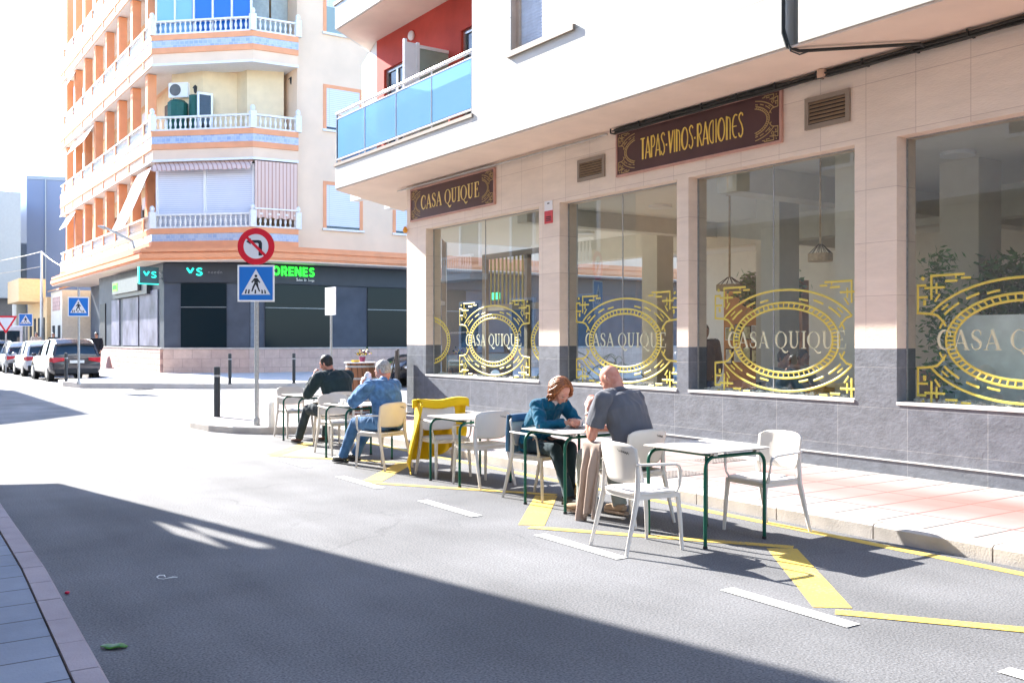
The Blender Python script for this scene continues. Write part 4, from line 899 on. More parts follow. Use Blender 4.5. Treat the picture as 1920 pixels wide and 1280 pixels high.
t_ = thing('house', 'small white house with a brick patch and tiled roof beside the betting shop', 'house')
b = MB(); b.box(11.1,20,68.3,72.6,0,4.9); b.build('wall', mat('white_house', (.72,.64,.52), .85, var=.06), t_)
b = MB(); b.add([(10.9,68.2,4.9),(10.9,72.7,4.9),(16,72.7,6.4),(16,68.2,6.4),(10.9,68.2,5.02),(10.9,72.7,5.02),(16,72.7,6.52),(16,68.2,6.52)], [(0,3,2,1),(4,5,6,7),(0,1,5,4),(1,2,6,5),(2,3,7,6),(3,0,4,7)]); b.build('roof', mat('roof_tile', (.42,.25,.15), .9, var=.2, scale=8), t_)
b = MB(); b.box(11.07,11.1,69.0,71.8,3.6,4.5); b.build('brick_patch', M['rough_pink'], t_)
for y in (68.9,71.0): 
    b = MB(); b.box(11.06,11.1,y,y+.8,.6,2.6); b.build('window', M['dark_glass'], t_)
rebase(t_, (13,70,0))
t_ = thing('utility_pole', 'thin pole with cables standing in front of the blue grey building', 'pole')
p = ony(78,560,72); b = MB(); b.tube([(p.x,72,0),(p.x,72,ony(78,472,72).z)], [.12,.08], 8); b.build('pole', M['galv'], t_, smooth=True)
tz = ony(78,472,72).z; b = MB()
def cat(P, Q, sag, r=.025, n=14):
    P = Vector(P); Q = Vector(Q); b.tube([P.lerp(Q,i/n)-Vector((0,0,sag*4*(i/n)*(1-i/n))) for i in range(n+1)], r, 5)
cat((p.x,72,tz), (10.9,60,ony(110,508,60).z), .3); cat((p.x,72,tz), (-3,80,tz-.3), 1.0); cat((p.x,72,tz-1),(-3,75,tz-2), .6); b.build('cable', M['cable_grey'], t_); rebase(t_, (p.x,72,0))
# ---------------------------------------------------------------- road signs, posts, cars
BLUE = mat('sign_blue', (.01,.16,.55), .35, var=.02); SRED = mat('sign_red', (.62,.01,.03), .35, var=.02); SW = mat('sign_white', (.68,.7,.74), .35, var=.02); SB = mat('sign_black', (.015,.02,.03), .5)
def disc(b, r0, r1, y, n=40, cz=0):
    vs = []; 
    for k in range(n):
        a = 2*math.pi*k/n; vs += [(r0*math.cos(a), y, cz+r0*math.sin(a)), (r1*math.cos(a), y, cz+r1*math.sin(a))]
    b.add(vs, [(2*k,2*k+1,(2*k+3)%(2*n),(2*k+2)%(2*n)) for k in range(n)])
def poly_y(b, pts, y, th=.002):   # flat polygon facing -Y with a little thickness
    b.extr([(p[0], y, p[1]) for p in pts], (0, -th, 0))
def crossing_sign(parent, zc, s=.66):
    h = s/2; b = MB(); b.box(-h, h, .0, .02, zc-h, zc+h); pl = b.build('crossing_sign', M['white_gloss'], parent, bevel=.006)
    g = h-.03; b = MB(); poly_y(b, [(-g,zc-g),(g,zc-g),(g,zc+g),(-g,zc+g)], -.001); b.build('blue_field', BLUE, pl)
    b = MB(); poly_y(b, [(-g*.86,zc-g*.68),(g*.86,zc-g*.68),(0,zc+g*.86)], -.0035); b.build('white_triangle', SW, pl)
    b = MB(); y = -.006
    def P(pts): poly_y(b, [(x*g, zc+v*g) for x, v in pts], y, .001)
    P([(.0+.085*math.cos(R(a)), .44+.085*math.sin(R(a))) for a in range(0,360,30)])
    P([(-.1,.32),(.1,.32),(.12,.02),(-.1,.02)]); P([(-.1,.31),(-.28,.08),(-.22,.02),(-.1,.16)]); P([(.1,.31),(.27,.06),(.2,.01),(.1,.14)])
    P([(-.1,.018),(.02,.018),(-.1,-.24),(-.2,-.5),(-.28,-.48),(-.2,-.2)]); P([(.03,.018),(.12,.018),(.16,-.22),(.26,-.48),(.18,-.5),(.06,-.22),(-.03,-.05)])
    for k, x in enumerate((-.62,-.44,-.04,.38,.56)):
        P([(x-.05,-.62),(x+.05,-.62),(x+.05-.06*(x),-.36-.02*k%2),(x-.03-.06*(x),-.36)])
    b.build('walking_figure', SB, pl)
    return pl
def ped_sign(px, pyb, zg, label, zc, s, top, rz, round_=False):
    p = onz(px, pyb, zg)
    t_ = thing('road_sign', label, 'road sign')
    b = MB(); b.tube([(0,.05,0),(0,.05,top)], .038, 12); b.build('pole', M['galv'], t_, smooth=True)
    b = MB(); b.lathe([(.055,0),(.055,.12),(.04,.14)], (0,.05,0), 12); b.build('collar', M['galv'], t_, smooth=True)
    crossing_sign(t_, zc, s)
    if round_:
        zc2 = zc+s/2+.32+.005; b = MB(); b.M = Matrix.Translation((0,.01,zc2)) @ Matrix.Rotation(R(90),4,'X'); b.lathe([(.32,-.01),(.32,.01),(0,.01)], n=48); pl = b.build('no_left_turn_sign', SRED, t_)
        b = MB(); b.M = Matrix.Translation((0,-.001,zc2)) @ Matrix.Rotation(R(90),4,'X'); b.lathe([(.215,0),(.215,.0015),(0,.0015)], n=40); b.build('white_field', SW, pl)
        b = MB(); y = -.0035
        def P(pts): poly_y(b, [(x, zc2+v) for x, v in pts], y, .001)
        P([(.045,-.16),(.105,-.16),(.105,.06),(.085,.10),(.045,.11),(-.09,.11),(-.09,.06),(.03,.06),(.045,.045)]); P([(-.091,.145),(-.091,.03),(-.17,.085)]); b.build('turn_arrow', SB, pl)
        b = MB(); y = -.0065; c = .70710678
        def RT(u, v): return (u*c+v*c, -u*c+v*c)
        P([RT(-.24,-.024), RT(.24,-.024), RT(.24,.024), RT(-.24,.024)]); b.build('red_bar', SRED, pl)
    t_.location = p; t_.rotation_euler = (0,0,rz); return t_
fwd = lambda p: math.atan2(-p.x, p.y)     # turn a sign to look back at a point near the camera
p = onz(480,797,.118); d_ = (p.x**2+p.y**2)**.5
ped_sign(480,797,.118,'no left turn roundel above a pedestrian crossing sign on a steel pole by the kerb', .0+1.6-.118+(638-531)/1800*16.75, .64, 3.45, -R(32), True)
p = onz(147,721,.165)
ped_sign(147,721,.165,'pedestrian crossing sign on a pole beside the rear of the dark parked car', 1.6-.165+(638-575)/1800*31.1, .64, 3.1, -R(22))
t_ = thing('road_sign', 'blank white sign seen almost edge on, on a thin pole behind the seated men', 'road sign')
b = MB(); b.tube([(0,.03,0),(0,.03,2.8)], .03, 10); b.build('pole', M['galv'], t_, smooth=True); b = MB(); b.box(-.3,.3,0,.02,2.12,2.82); b.build('plate', mat('white_plate', (.8,.8,.8), .4), t_, bevel=.004)
t_.location = onz(619,736,.118); t_.location = (onz(619,748,.118).x, onz(619,748,.118).y, .118); t_.rotation_euler = (0,0,-R(88))
# far small signs
t_ = thing('road_sign', 'small blue crossing sign far down the street beside the yield sign', 'road sign'); b = MB(); b.tube([(0,.05,0),(0,.05,3.0)], .035, 8); b.build('pole', M['galv'], t_); crossing_sign(t_, 2.75, .7); t_.location = (ony(48,640,60).x, 60, 0); t_.rotation_euler=(0,0,-R(10))
t_ = thing('road_sign', 'white yield triangle with a red border at the far left edge', 'road sign'); b = MB(); b.tube([(0,.05,0),(0,.05,2.6)], .035, 8); b.build('pole', M['galv'], t_)
b = MB(); poly_y(b, [(-.5,.433),(.5,.433),(0,-.433)], 0, .01); b.v = [v+Vector((0,0,2.35)) for v in b.v]; pl = b.build('plate', SRED, t_)
b = MB(); poly_y(b, [(-.36,.35),(.36,.35),(0,-.27)], -.012, .002); b.v = [v+Vector((0,0,2.35)) for v in b.v]; b.build('white_field', SW, pl); t_.location = (ony(11,640,52).x, 52, 0); t_.rotation_euler=(0,0,-R(10))
# bollards
BOL = mat('bollard_paint', (.035,.04,.045), .45, var=.1)
def bollard(label):
    t_ = thing('bollard', label, 'bollard', 'dark steel bollards round the junction')
    b = MB(); b.lathe([(.055,0),(.055,.98),(.05,1.0),(0,1.01)], n=16); b.build('post', BOL, t_, smooth=True)
    b = MB(); b.lathe([(.0565,.80),(.0565,.84)], n=16); b.build('reflective_ring', M['galv'], t_, smooth=True); return t_
b0 = bollard('dark bollard standing nearest the kerb, left of the road sign pole')
b0.location = onz(407,781,.118); b0.scale = (1.1,1.1,.97)
for (px,py,zg,lab) in ((431,720,.165,'dark bollard at the far kerb just left of the road sign pole'),(551,718,.165,'dark bollard at the far kerb between the two sign poles'),(124,715,.165,'dark bollard behind the dark parked car')):
    c = copy_tree(b0); c.location = onz(px,py,zg); c['label'] = lab; c.scale = (1,1,1)
t_ = thing('low_post', 'short white post on the pavement between the sign pole and the last table', 'post'); b = MB(); b.lathe([(.06,0),(.05,.3),(.052,.4),(.03,.43),(0,.435)], n=14); b.build('post', M['white_stone'], t_, smooth=True); t_.location = onz(509,800,.118)

# cars -------------------------------------------------------------
TY = mat('tyre', (.02,.02,.02), .8); RIM = mat('alloy', (.45,.45,.47), .3, .9); CG = mat('car_glass', (.015,.03,.045), .06, spec=.6); LR = mat('tail_lamp', (.5,.01,.02), .2); PLT = mat('number_plate', (.75,.75,.72), .4); PB = mat('black_trim', (.02,.02,.022), .5)
def car(label, paint, L=4.6, Wd=1.86, H=1.66, group='cars parked in a row along the street'):
    """local frame: rear at y=0, nose at y=L, x across"""
    t_ = thing('parked_car', label, 'car', group); hw = Wd/2
    # stations: y, bottom z, beltline z, roof z, half width at belt, half width at roof
    low = [(0.0,.42,.78,.88),(.03,.34,.98,.93),(.25,.28,1.02,1.0),(.8,.24,1.03,1.0),(2.2,.24,1.0,1.0),(3.3,.24,.98,1.0),(3.75,.25,.96,.98),(4.3,.28,.84,.93),(4.55,.34,.68,.84),(4.6,.42,.6,.78)]
    b = MB(); rows = []
    for y, zb, zt, k in low:
        y = y*L/4.6; h = hw*k; zt_ = zt*H/1.66
        rows.append([(-h*.86,y,zb),(-h*.985,y,zb+.12),(-h,y,(zb+zt_)/2+.05),(-h*.965,y,zt_-.05),(-h*.90,y,zt_),(0,y,zt_+.015),(h*.90,y,zt_),(h*.965,y,zt_-.05),(h,y,(zb+zt_)/2+.05),(h*.985,y,zb+.12),(h*.86,y,zb)])
    n = len(rows[0]); b.add([p for r in rows for p in r], [(j*n+i, j*n+i+1, (j+1)*n+i+1, (j+1)*n+i) for j in range(len(rows)-1) for i in range(n-1)]+[tuple(range(n))[::-1], tuple((len(rows)-1)*n+i for i in range(n))]+[(j*n+n-1, j*n, (j+1)*n, (j+1)*n+n-1) for j in range(len(rows)-1)])
    body = b.build('body', paint, t_, smooth=True)
    cab = [(.10,.97,1.0,.86,.84),(.32,.98,H-.20,.86,.74),(.62,.98,H-.05,.87,.72),(1.6,.98,H,.88,.70),(2.5,.97,H-.05,.88,.69),(2.95,.97,H-.24,.87,.72),(3.45,.95,.98,.82,.8)]
    b = MB(); rows = []
    for y, zb, zt, kb, kt in cab:
        y = y*L/4.6; zb = zb*H/1.66
        rows.append([(-hw*kb,y,zb-.03),(-hw*(kb*.4+kt*.6),y,zb+(zt-zb)*.6),(-hw*kt,y,zt-.03),(-hw*kt*.85,y,zt),(0,y,zt+.02),(hw*kt*.85,y,zt),(hw*kt,y,zt-.03),(hw*(kb*.4+kt*.6),y,zb+(zt-zb)*.6),(hw*kb,y,zb-.03)])
    n = 9; b.add([p for r in rows for p in r], [(j*n+i, j*n+i+1, (j+1)*n+i+1, (j+1)*n+i) for j in range(6) for i in range(8)]+[tuple(range(n))[::-1]])
    g = b.build('greenhouse', CG, t_, smooth=True)
    b = MB()
    for j in range(1,5):   # roof skin
        a, c = rows[j], rows[j+1]
        q = [Vector(p)+Vector((0,0,.012)) for p in a[2:7]]+[Vector(p)+Vector((0,0,.012)) for p in c[2:7]]
        b.add(q, [(i,i+1,i+6,i+5) for i in range(4)])
    for sx in (-1,1):      # pillars
        for j0 in (1,3,5):
            r_ = rows[j0]; i0, i1, i2 = (0,1,2) if sx < 0 else (8,7,6)
            b.tube([Vector(r_[i0])*1.005, Vector(r_[i1])*1.005, Vector(r_[i2])*1.004], .035, 6)
        i2 = 2 if sx < 0 else 6; b.tube([Vector(rows[j][i2]) for j in range(1,6)]+[Vector(rows[6][0 if sx<0 else 8])+Vector((0,.05,.02))], .03, 6)
        i0 = 0 if sx < 0 else 8; b.tube([Vector(rows[0][i0])+Vector((0,0,.0)), Vector(rows[1][2 if sx<0 else 6])], .05, 6)
    b.tube([Vector(rows[1][2])+Vector((0,-.03,0)), Vector(rows[1][4])+Vector((0,-.05,.0)), Vector(rows[1][6])+Vector((0,-.03,0))], .05, 6)
    b.build('roof', paint, t_, smooth=True)
    for sx in (-1,1):
        for y in (.86,3.72):
            y_ = y*L/4.6; b = MB(); b.M = Matrix.Translation((sx*(hw-.12),y_,.34)) @ Matrix.Rotation(R(90),4,'Y'); b.lathe([(.2,-.11),(.33,-.11),(.345,-.07),(.345,.07),(.33,.11),(.2,.11)], n=24); w = b.build('wheel', TY, t_, smooth=True)
            b = MB(); b.M = Matrix.Translation((sx*(hw-.02+.002),y_,.34)) @ Matrix.Rotation(R(90),4,'Y')
            for k in range(5): a = 2*math.pi*k/5; b.tube([(0,0,0),(.2*math.cos(a),.2*math.sin(a),0)], [.05,.035], 6, sy=.5)
            b.lathe([(.20,-.03),(.235,.0),(.235,.012),(.20,.012)], n=24); b.build('rim', RIM, w, smooth=True)
            b = MB(); b.M = Matrix.Translation((sx*(hw-.03),y_,.34)) @ Matrix.Rotation(R(90),4,'Y'); b.lathe([(.37,-.02),(.40,-.02),(.40,.035),(.37,.035),(.37,-.02)], n=24); b.build('wheel_arch', PB, t_, smooth=True)
        b = MB(); zt = .98*H/1.66
        b.add([(sx*hw*.90,.0,zt-.24),(sx*hw*.45,-.02,zt-.16),(sx*hw*.45,-.02,zt-.05),(sx*hw*.93,.03,zt-.04),(sx*hw*1.0,.3,zt-.08),(sx*hw*.99,.25,zt-.2)], [(0,1,2,3),(0,3,4,5)]); b.build('tail_light', LR, t_, solid=.03)
        b = MB(); b.ell((sx*(hw+.08),2.95*L/4.6,1.03*H/1.66), (.1,.06,.07)); b.build('mirror', paint, t_, smooth=True)
        b = MB(); b.box(sx*hw*.35, sx*hw*.75, -.02, .02, .36, .43); b.build('exhaust', RIM, t_)
        b = MB(); b.ell((sx*hw*.72,4.42*L/4.6,.68), (.18,.12,.08)); b.build('headlight', mat('lamp_glass', (.7,.7,.7), .1), t_, smooth=True)
    b = MB(); b.box(-.26,.26,-.035,.0,.72,.83); b.build('number_plate', PLT, t_)
    b = MB(); b.box(-hw*.85,hw*.85,-.03,.1,.30,.50); b.build('bumper', PB, t_, bevel=.03)
    return t_
DP = mat('dark_car_paint', (.055,.05,.055), .25, .3, var=.05, coat=.6); WP = mat('white_car_paint', (.6,.62,.66), .25, .1, coat=.5); SP = mat('silver_car_paint', (.35,.37,.4), .25, .6, coat=.5); BP = mat('black_car_paint', (.012,.012,.016), .25, .2, coat=.5)
c1 = car('dark estate car parked nearest, its rear with red lamps facing us', DP, 4.6); c1.location = (7.1,40.4,0); c1.rotation_euler = (0,0,R(2))
c2 = car('white hatchback parked second in the row, partly hidden by the dark estate', WP, 4.2, 1.8, 1.58); c2.location = (7.0,46.8,0)
c3 = car('silver car parked third in the row beyond the white hatchback', SP, 4.3, 1.8, 1.5); c3.location = (6.9,52.6,0)
c4 = car('black car parked at the left edge of the picture, fourth in the row', BP, 4.5, 1.84, 1.6); c4.location = (6.3,58.2,0); 
t_ = c5 = car('dark car parked in the side street behind the wine barrel', BP, 4.5, 1.9, 1.9, None); c5.location = (19.7,29.6,0); c5.rotation_euler = (0,0,R(90)); 
if 'group' in c5: del c5['group']
# van far left
t_ = thing('parked_van', 'white van parked far down on the left behind the cars', 'van')
b = MB(); b.extr([(-1,0,.5),(-1,0,2.5),(-1,3.9,2.5),(-1,4.7,1.5),(-1,5.4,1.2),(-1,5.4,.5)], (2,0,0)); b.build('body', WP, t_, bevel=.08); b = MB(); b.box(-.8,.8,-.02,.0,1.5,2.2); b.build('rear_window', CG, t_)
for sx in (-1,1):
    for y in (.9,4.3):
        b = MB(); b.M = Matrix.Translation((sx*.9,y,.35)) @ Matrix.Rotation(R(90),4,'Y'); b.lathe([(.1,-.1),(.35,-.1),(.35,.1),(.1,.1)], n=18); b.build('wheel', TY, t_, smooth=True)
t_.location = (7.6,66.5,0)
# cone-like bag by the wall
t_ = thing('traffic_cone', 'small grey cone by the rough stone dado behind the parked car', 'cone'); b = MB(); b.lathe([(.28,0),(.28,.04),(.17,.05),(.05,.6),(0,.62)], n=14); b.build('cone', mat('dusty_cone', (.3,.2,.2), .7), t_, smooth=True); t_.location = (11.0-.3,52.3,.165)
# ---------------------------------------------------------------- cafe furniture (local: faces +Y, origin on the ground)
PLA = mat('chair_plastic', (.70,.655,.60), .45, var=.03, scale=10, spec=.4)
GRN = mat('green_tube', (.0,.085,.055), .35, .2, var=.05); TOPM = mat('table_top', (.72,.69,.64), .35, var=.02, scale=20); EDG = mat('laminate_edge', (.10,.07,.05), .5)
INK = mat('ink', (.05,.05,.05), .5)
GRPC = 'cream plastic armchairs of the cafe terrace'; GRPT = 'white topped cafe tables on green tube legs'
def make_chair():
    t_ = thing('armchair', 'chair', 'chair', GRPC)
    b = MB()
    def seat(u, v):
        x = (u-.5)*2; y = (v-.5)*2; k = 1-.05*max(0,y)**3; 
        sx = .225-.012*(y+1)/2+.01
        xx = sx*math.copysign(abs(x)**.9, x); rr = 1-.16*(abs(x)**6)*(abs(y)**6)
        return (xx*rr, .005+.22*y*rr, .452-.016*(1-x*x)*(1-y*y)-.012*max(0,y)**4)
    b.grid(seat, 12, 12); b.build('seat', PLA, t_, smooth=True, solid=.022)
    b = MB(); b.tube([(-.215,-.19,.425),(-.215,.19,.425),(.215,.19,.425),(.215,-.19,.425)], .02, 4, closed=True, rot=.5, sy=1.3); b.build('seat_frame', PLA, t_)
    b = MB()
    def back(u, v):
        x = (u-.5)*2; z = .535+.285*v; w = .225+.012*v
        cr = 1
        e = abs(v-.5)*2; 
        xx = w*x
        if e > .6: xx *= 1-.10*((e-.6)/.4)**2.2*(1 if v > .5 else .7)
        return (xx, -.215-.05*v+.055*x*x-.0*v, z+.012*(1-x*x)*(v-.5)*2 - (.02*(abs(x)**8) if v > .9 else 0) + (.02*(abs(x)**8) if v < .1 else 0))
    b.grid(back, 20, 10); bk = b.build('backrest', PLA, t_, smooth=True, solid=.014)
    b = MB(); fr = lambda u, v, n: (-u, -.2805+.018*0+.055*(u/.232)**2+.004-n-.0085-.05*((v-.535)/.285-1)*1.0*0, v)
    s_ = [(0,.0),(.01,.018),(.018,.0),(.026,.014),(.034,.002),(.044,.016),(.05,.004),(.062,.018),(.068,.002),(.08,.014),(.09,.004),(.105,.02)]
    def lf_(u, v, n):
        uu = -(u); vv = (v-.535)/.285; return (uu, -.215-.05*vv+.055*(uu/.235)**2-.0085-n, v)
    ribbon(b, [(-.17+x, .745+y+x*.16) for x, y in s_], .004, lf_, .001); b.build('script_mark', INK, bk)
    for sx in (-1,1):
        b = MB(); b.tube([(sx*.208,.195,.44),(sx*.218,.215,.2),(sx*.225,.225,0)], [.021,.018,.014], 6, rot=.5, up=(1,0,0)); b.build('leg', PLA, t_, smooth=True)
        b = MB(); b.tube([(sx*.222,-.19,.66),(sx*.222,-.185,.55),(sx*.222,-.19,.44),(sx*.232,-.25,.2),(sx*.24,-.305,0)], [.017,.022,.023,.019,.014], 6, rot=.5, up=(1,0,0)); b.build('leg', PLA, t_, smooth=True)
        b = MB(); pts = [(sx*.225,-.205,.675),(sx*.252,-.1,.672),(sx*.262,.05,.668),(sx*.262,.13,.664),(sx*.260,.165,.65),(sx*.257,.18,.62),(sx*.25,.185,.55),(sx*.238,.187,.49),(sx*.222,.175,.452),(sx*.20,.15,.44)]
        b.tube(pts, [.016,.02,.021,.02,.018,.016,.014,.015,.018,.016], 8, sy=.55, up=(0,0,1)); b.build('armrest', PLA, t_, smooth=True)
    return t_
def make_table(w=.74, d=.72):
    t_ = thing('cafe_table', 'table', 'table', GRPT)
    def rr(w, d, r, n=5):
        out = []
        for cx, cy, a0 in ((w/2-r,d/2-r,0),(-w/2+r,d/2-r,90),(-w/2+r,-d/2+r,180),(w/2-r,-d/2+r,270)):
            out += [(cx+r*math.cos(R(a0+90*k/n)), cy+r*math.sin(R(a0+90*k/n))) for k in range(n+1)]
        return out
    b = MB(); b.prism(rr(w,d,.035), .7345, .742); tp = b.build('table_top', TOPM, t_); b = MB(); b.prism(rr(w-.002,d-.002,.034), .731, .7343); b.build('edge_band', EDG, tp)
    for y in (-d/2+.04, d/2-.04):
        x = w/2-.035; r = .09; pts = [(-x,y,0),(-x,y,.35),(-x,y,.70-r)]+[(-x+r-r*math.cos(R(a)), y, .70-r+r*math.sin(R(a))) for a in (18,36,54,72,90)]+[(0,y,.70)]
        for s in (1,-1):
            b = MB(); b.tube([(p[0]*s,p[1],p[2]) for p in pts], .0145, 10); b.build('leg', GRN, t_, smooth=True)
            b = MB(); b.lathe([(.018,0),(.018,.02),(.015,.022)], (-x*s,y,0), 10); b.build('foot', PB, t_, smooth=True)
            b = MB(); b.box(-.02+s*.24,.02+s*.24,y-.02,y+.02,.708,.7305); b.build('bracket', TOPM, t_)
    b = MB(); b.tube([(-.2,-d/2+.04,.70),(-.2,d/2-.04,.70)], .011, 8); b.build('cross_tube', GRN, t_, smooth=True)
    return t_
ch0 = make_chair(); tb0 = make_table(); used = {'c':0,'t':0}
def chair(x, y, deg, label, z=0):
    o = ch0 if not used['c'] else copy_tree(ch0); used['c'] = 1; o.location = (x,y,z); o.rotation_euler = (0,0,R(deg)); o['label'] = label; return o
def table(x, y, deg, label, z=0):
    o = tb0 if not used['t'] else copy_tree(tb0); used['t'] = 1; o.location = (x,y,z); o.rotation_euler = (0,0,R(deg)); o['label'] = label; return o
table(5.72,5.57,0,'nearest cafe table, empty, with its white top in full sun')
table(5.74,7.36,0,'cafe table with cups and a tablet between the woman and the bald man')
table(5.76,9.27,0,'empty cafe table in front of the chair with the yellow jacket')
table(5.62,11.9,0,'cafe table in front of the man in the denim shirt')
table(5.98,14.42,0,'last cafe table, in front of the man in the dark jacket')
chair(5.02,5.58,-96,'nearest empty armchair, at the left of the front table')
chair(6.29,5.47,88,'empty armchair on the pavement side of the front table')
chair(5.68,6.45,4,'armchair carrying the bald man in the grey polo shirt')
chair(5.75,7.9,192,'armchair carrying the woman in the blue cardigan')
chair(5.75,9.02,4,'empty armchair with its back to us, behind the woman')
chair(5.76,9.84,176,'armchair with the yellow jacket over its back')
chair(5.47,10.92,18,'armchair carrying the man in the denim shirt')
chair(5.66,12.62,182,'empty armchair on the far side of the denim shirted man\'s table')
chair(6.02,13.62,6,'armchair carrying the man in the dark jacket')
chair(6.02,15.2,181,'empty armchair beyond the last table')
# things on the tables
POR = mat('porcelain', (.8,.78,.74), .15, var=.0); COF = mat('coffee', (.05,.02,.01), .2)
def cup(x, y, z, label, s=1.0, rz=0.3):
    t_ = thing('coffee_cup', label, 'cup', None, (x,y,z), rz)
    b = MB(); b.lathe([(.025*s,.006),(.068*s,.014),(.07*s,.017),(.03*s,.010),(0,.009)], n=24); b.build('saucer', POR, t_, smooth=True)
    b = MB(); b.lathe([(.02*s,.0105),(.026*s,.014),(.036*s,.04*s+.01),(.041*s,.068*s+.01),(.038*s,.068*s+.01),(.033*s,.04*s+.012),(.0,.022)], n=24); c = b.build('cup_bowl', POR, t_, smooth=True)
    b = MB(); b.tube([(.037*s,0,.066*s),(.055*s,0,.064*s),(.06*s,0,.046*s),(.05*s,0,.032*s),(.032*s,0,.03*s)], .004, 6); b.build('handle', POR, c, smooth=True)
    b = MB(); b.lathe([(.0,.058*s),(.035*s,.058*s)], n=20); b.build('coffee', COF, t_); return t_
cup(5.86,7.42,.742,'white coffee cup on its saucer near the woman\'s hands', 1.1)
cup(5.80,7.12,.742,'white coffee cup near the bald man\'s elbow', 1.15, 2.0)
t_ = thing('tablet', 'flat grey tablet lying on the table in front of the woman', 'tablet', None, (5.56,7.42,.742), .25); b = MB(); b.box(-.10,.10,-.065,.065,0,.009); b.build('case', mat('grey_case', (.3,.3,.33), .4), t_, bevel=.004); b = MB(); b.box(-.09,.09,-.055,.055,.0092,.0098); b.build('screen', CG, t_)
t_ = thing('glasses', 'pair of thin framed glasses lying on the table by the tablet', 'glasses', None, (5.53,7.58,.742), .5)
for sx in (-1,1):
    b = MB(); b.tube([(sx*.034+.026*math.cos(R(a)),0,.026+.022*math.sin(R(a))) for a in range(0,360,30)], .002, 6, closed=True); b.build('lens_rim', mat('tortoise', (.2,.08,.05), .3), t_, smooth=True)
    b = MB(); b.tube([(sx*.06,0,.03),(sx*.062,.08,.028),(sx*.055,.13,.004)], .002, 6); b.build('temple', M['dark'], t_, smooth=True)
cup(5.42,11.98,.742,'small cup and saucer on the denim shirted man\'s table', .9)
t_ = thing('drinking_glass', 'small glass tumbler at the right end of the denim shirted man\'s table', 'glass', None, (5.93,11.72,.742)); b = MB(); b.lathe([(.028,0),(.034,.11),(.031,.11),(.026,.006),(0,.006)], n=20); b.build('tumbler', glassmat('tumbler_glass', (.85,.93,.95), 1.5), t_, smooth=True)
t_ = thing('napkin_box', 'white napkin dispenser on the denim shirted man\'s table', 'napkin box', None, (5.95,11.95,.742), .2); b = MB(); b.box(-.06,.06,-.05,.05,0,.1); b.build('box', M['white_gloss'], t_, bevel=.01); b = MB(); b.box(-.045,.045,-.01,.01,.1,.13); b.build('napkins', M['white'], t_)
t_ = thing('phone', 'dark phone lying on the table behind the dark jacketed man', 'phone', None, (5.42,12.18,.742), .6); b = MB(); b.box(-.04,.04,-.075,.075,0,.012); b.build('case', M['dark'], t_, bevel=.004)

# barrel table, stools, menu board at the corner --------------------------------------
OAK = tilemat('barrel_staves', (.30,.14,.07), (.22,.10,.05), (.06,.03,.02), (0,2), .08, 3, .006, .6, 0, .2, 20, .25, 8, .3, stretch=(1,1,.2))
BX, BY = 8.42, 17.75
t_ = thing('barrel', 'upright oak wine barrel with a dark top at the corner of the restaurant', 'barrel', None, (BX,BY,.118))
b = MB(); b.lathe([(.27,0),(.31,.2),(.335,.45),(.335,.6),(.31,.85),(.275,1.02),(.25,1.02),(.25,1.0),(0,1.0)], n=28); b.build('staves', OAK, t_, smooth=True)
for z, r in ((.05,.283),(.3,.326),(.72,.329),(.96,.291)):
    b = MB(); b.lathe([(r+.002,z-.02),(r+.006,z-.02),(r+.006,z+.02),(r+.002,z+.02)], n=28); b.build('hoop', M['galv'], t_, smooth=True)
b = MB(); b.lathe([(0,1.025),(.33,1.025),(.33,1.05),(0,1.05)], n=28); b.build('top', M['white_gloss'], t_)
WD = mat('stool_wood', (.34,.11,.04), .45, var=.15, scale=12)
def stool(x, y, label, rz):
    t_ = thing('bar_stool', label, 'stool', 'wooden bar stools by the barrel', (x,y,.118), rz)
    b = MB(); b.box(-.18,.18,-.16,.16,.74,.775); b.build('seat', WD, t_, bevel=.012)
    for sx in (-1,1):
        for sy in (-1,1): b = MB(); b.tube([(sx*.15,sy*.13,.74),(sx*.19,sy*.17,0)], .019, 4, rot=.5); b.build('leg', WD, t_)
        b = MB(); b.tube([(sx*.17,-.15,.35),(sx*.17,.15,.35)], .014, 4, rot=.5); b.build('rung', WD, t_)
    b = MB(); b.tube([(-.17,-.15,.3),(.17,-.15,.3)], .014, 4, rot=.5); b.build('rung', WD, t_)
p = onz(690,752,.118); stool(p.x, p.y, 'reddish wooden bar stool left of the barrel', .5)
stool(8.85,18.6,'reddish wooden bar stool behind the barrel', .1)
t_ = thing('menu_card', 'small yellow card lying on the barrel top', 'card', None, (BX-.17,BY-.12,1.17), .3); b = MB(); b.box(-.07,.07,-.05,.05,0,.035); b.build('card', mat('yellow_card', (.8,.5,.02), .5), t_)
t_ = thing('flower_pot', 'small pot of purple and yellow flowers on the barrel top', 'flower pot', None, (BX+.05,BY+.02,1.17)); b = MB(); b.lathe([(.05,0),(.065,.1),(0,.1)], n=12); b.build('pot', mat('plum_pot', (.2,.02,.08), .5), t_, smooth=True)
random.seed(5)
for nm, c in (('purple_petals',(.25,.03,.15)),('yellow_petals',(.8,.6,.02)),('leaves',(.03,.1,.03))):
    b = MB()
    for k in range(26):
        c0 = Vector((random.gauss(0,.07),random.gauss(0,.05),.14+abs(random.gauss(0,.04)))); a = Vector((random.gauss(0,1),random.gauss(0,1),random.gauss(0,1))).normalized()*.022; d = a.orthogonal()
        b.add([c0-a,c0-d,c0+a,c0+d], [(0,1,2,3)])
    b.build(nm, mat(nm, c, .6), t_)
t_ = thing('menu_stand', 'tall dark menu stand leaning at the restaurant corner', 'menu stand', None, (9.18,17.62,.118), -R(30))
b = MB(); b.box(-.03,.03,-.30,.30,.05,1.28); b.build('board', mat('stand_grey', (.12,.11,.1), .6), t_, bevel=.008)
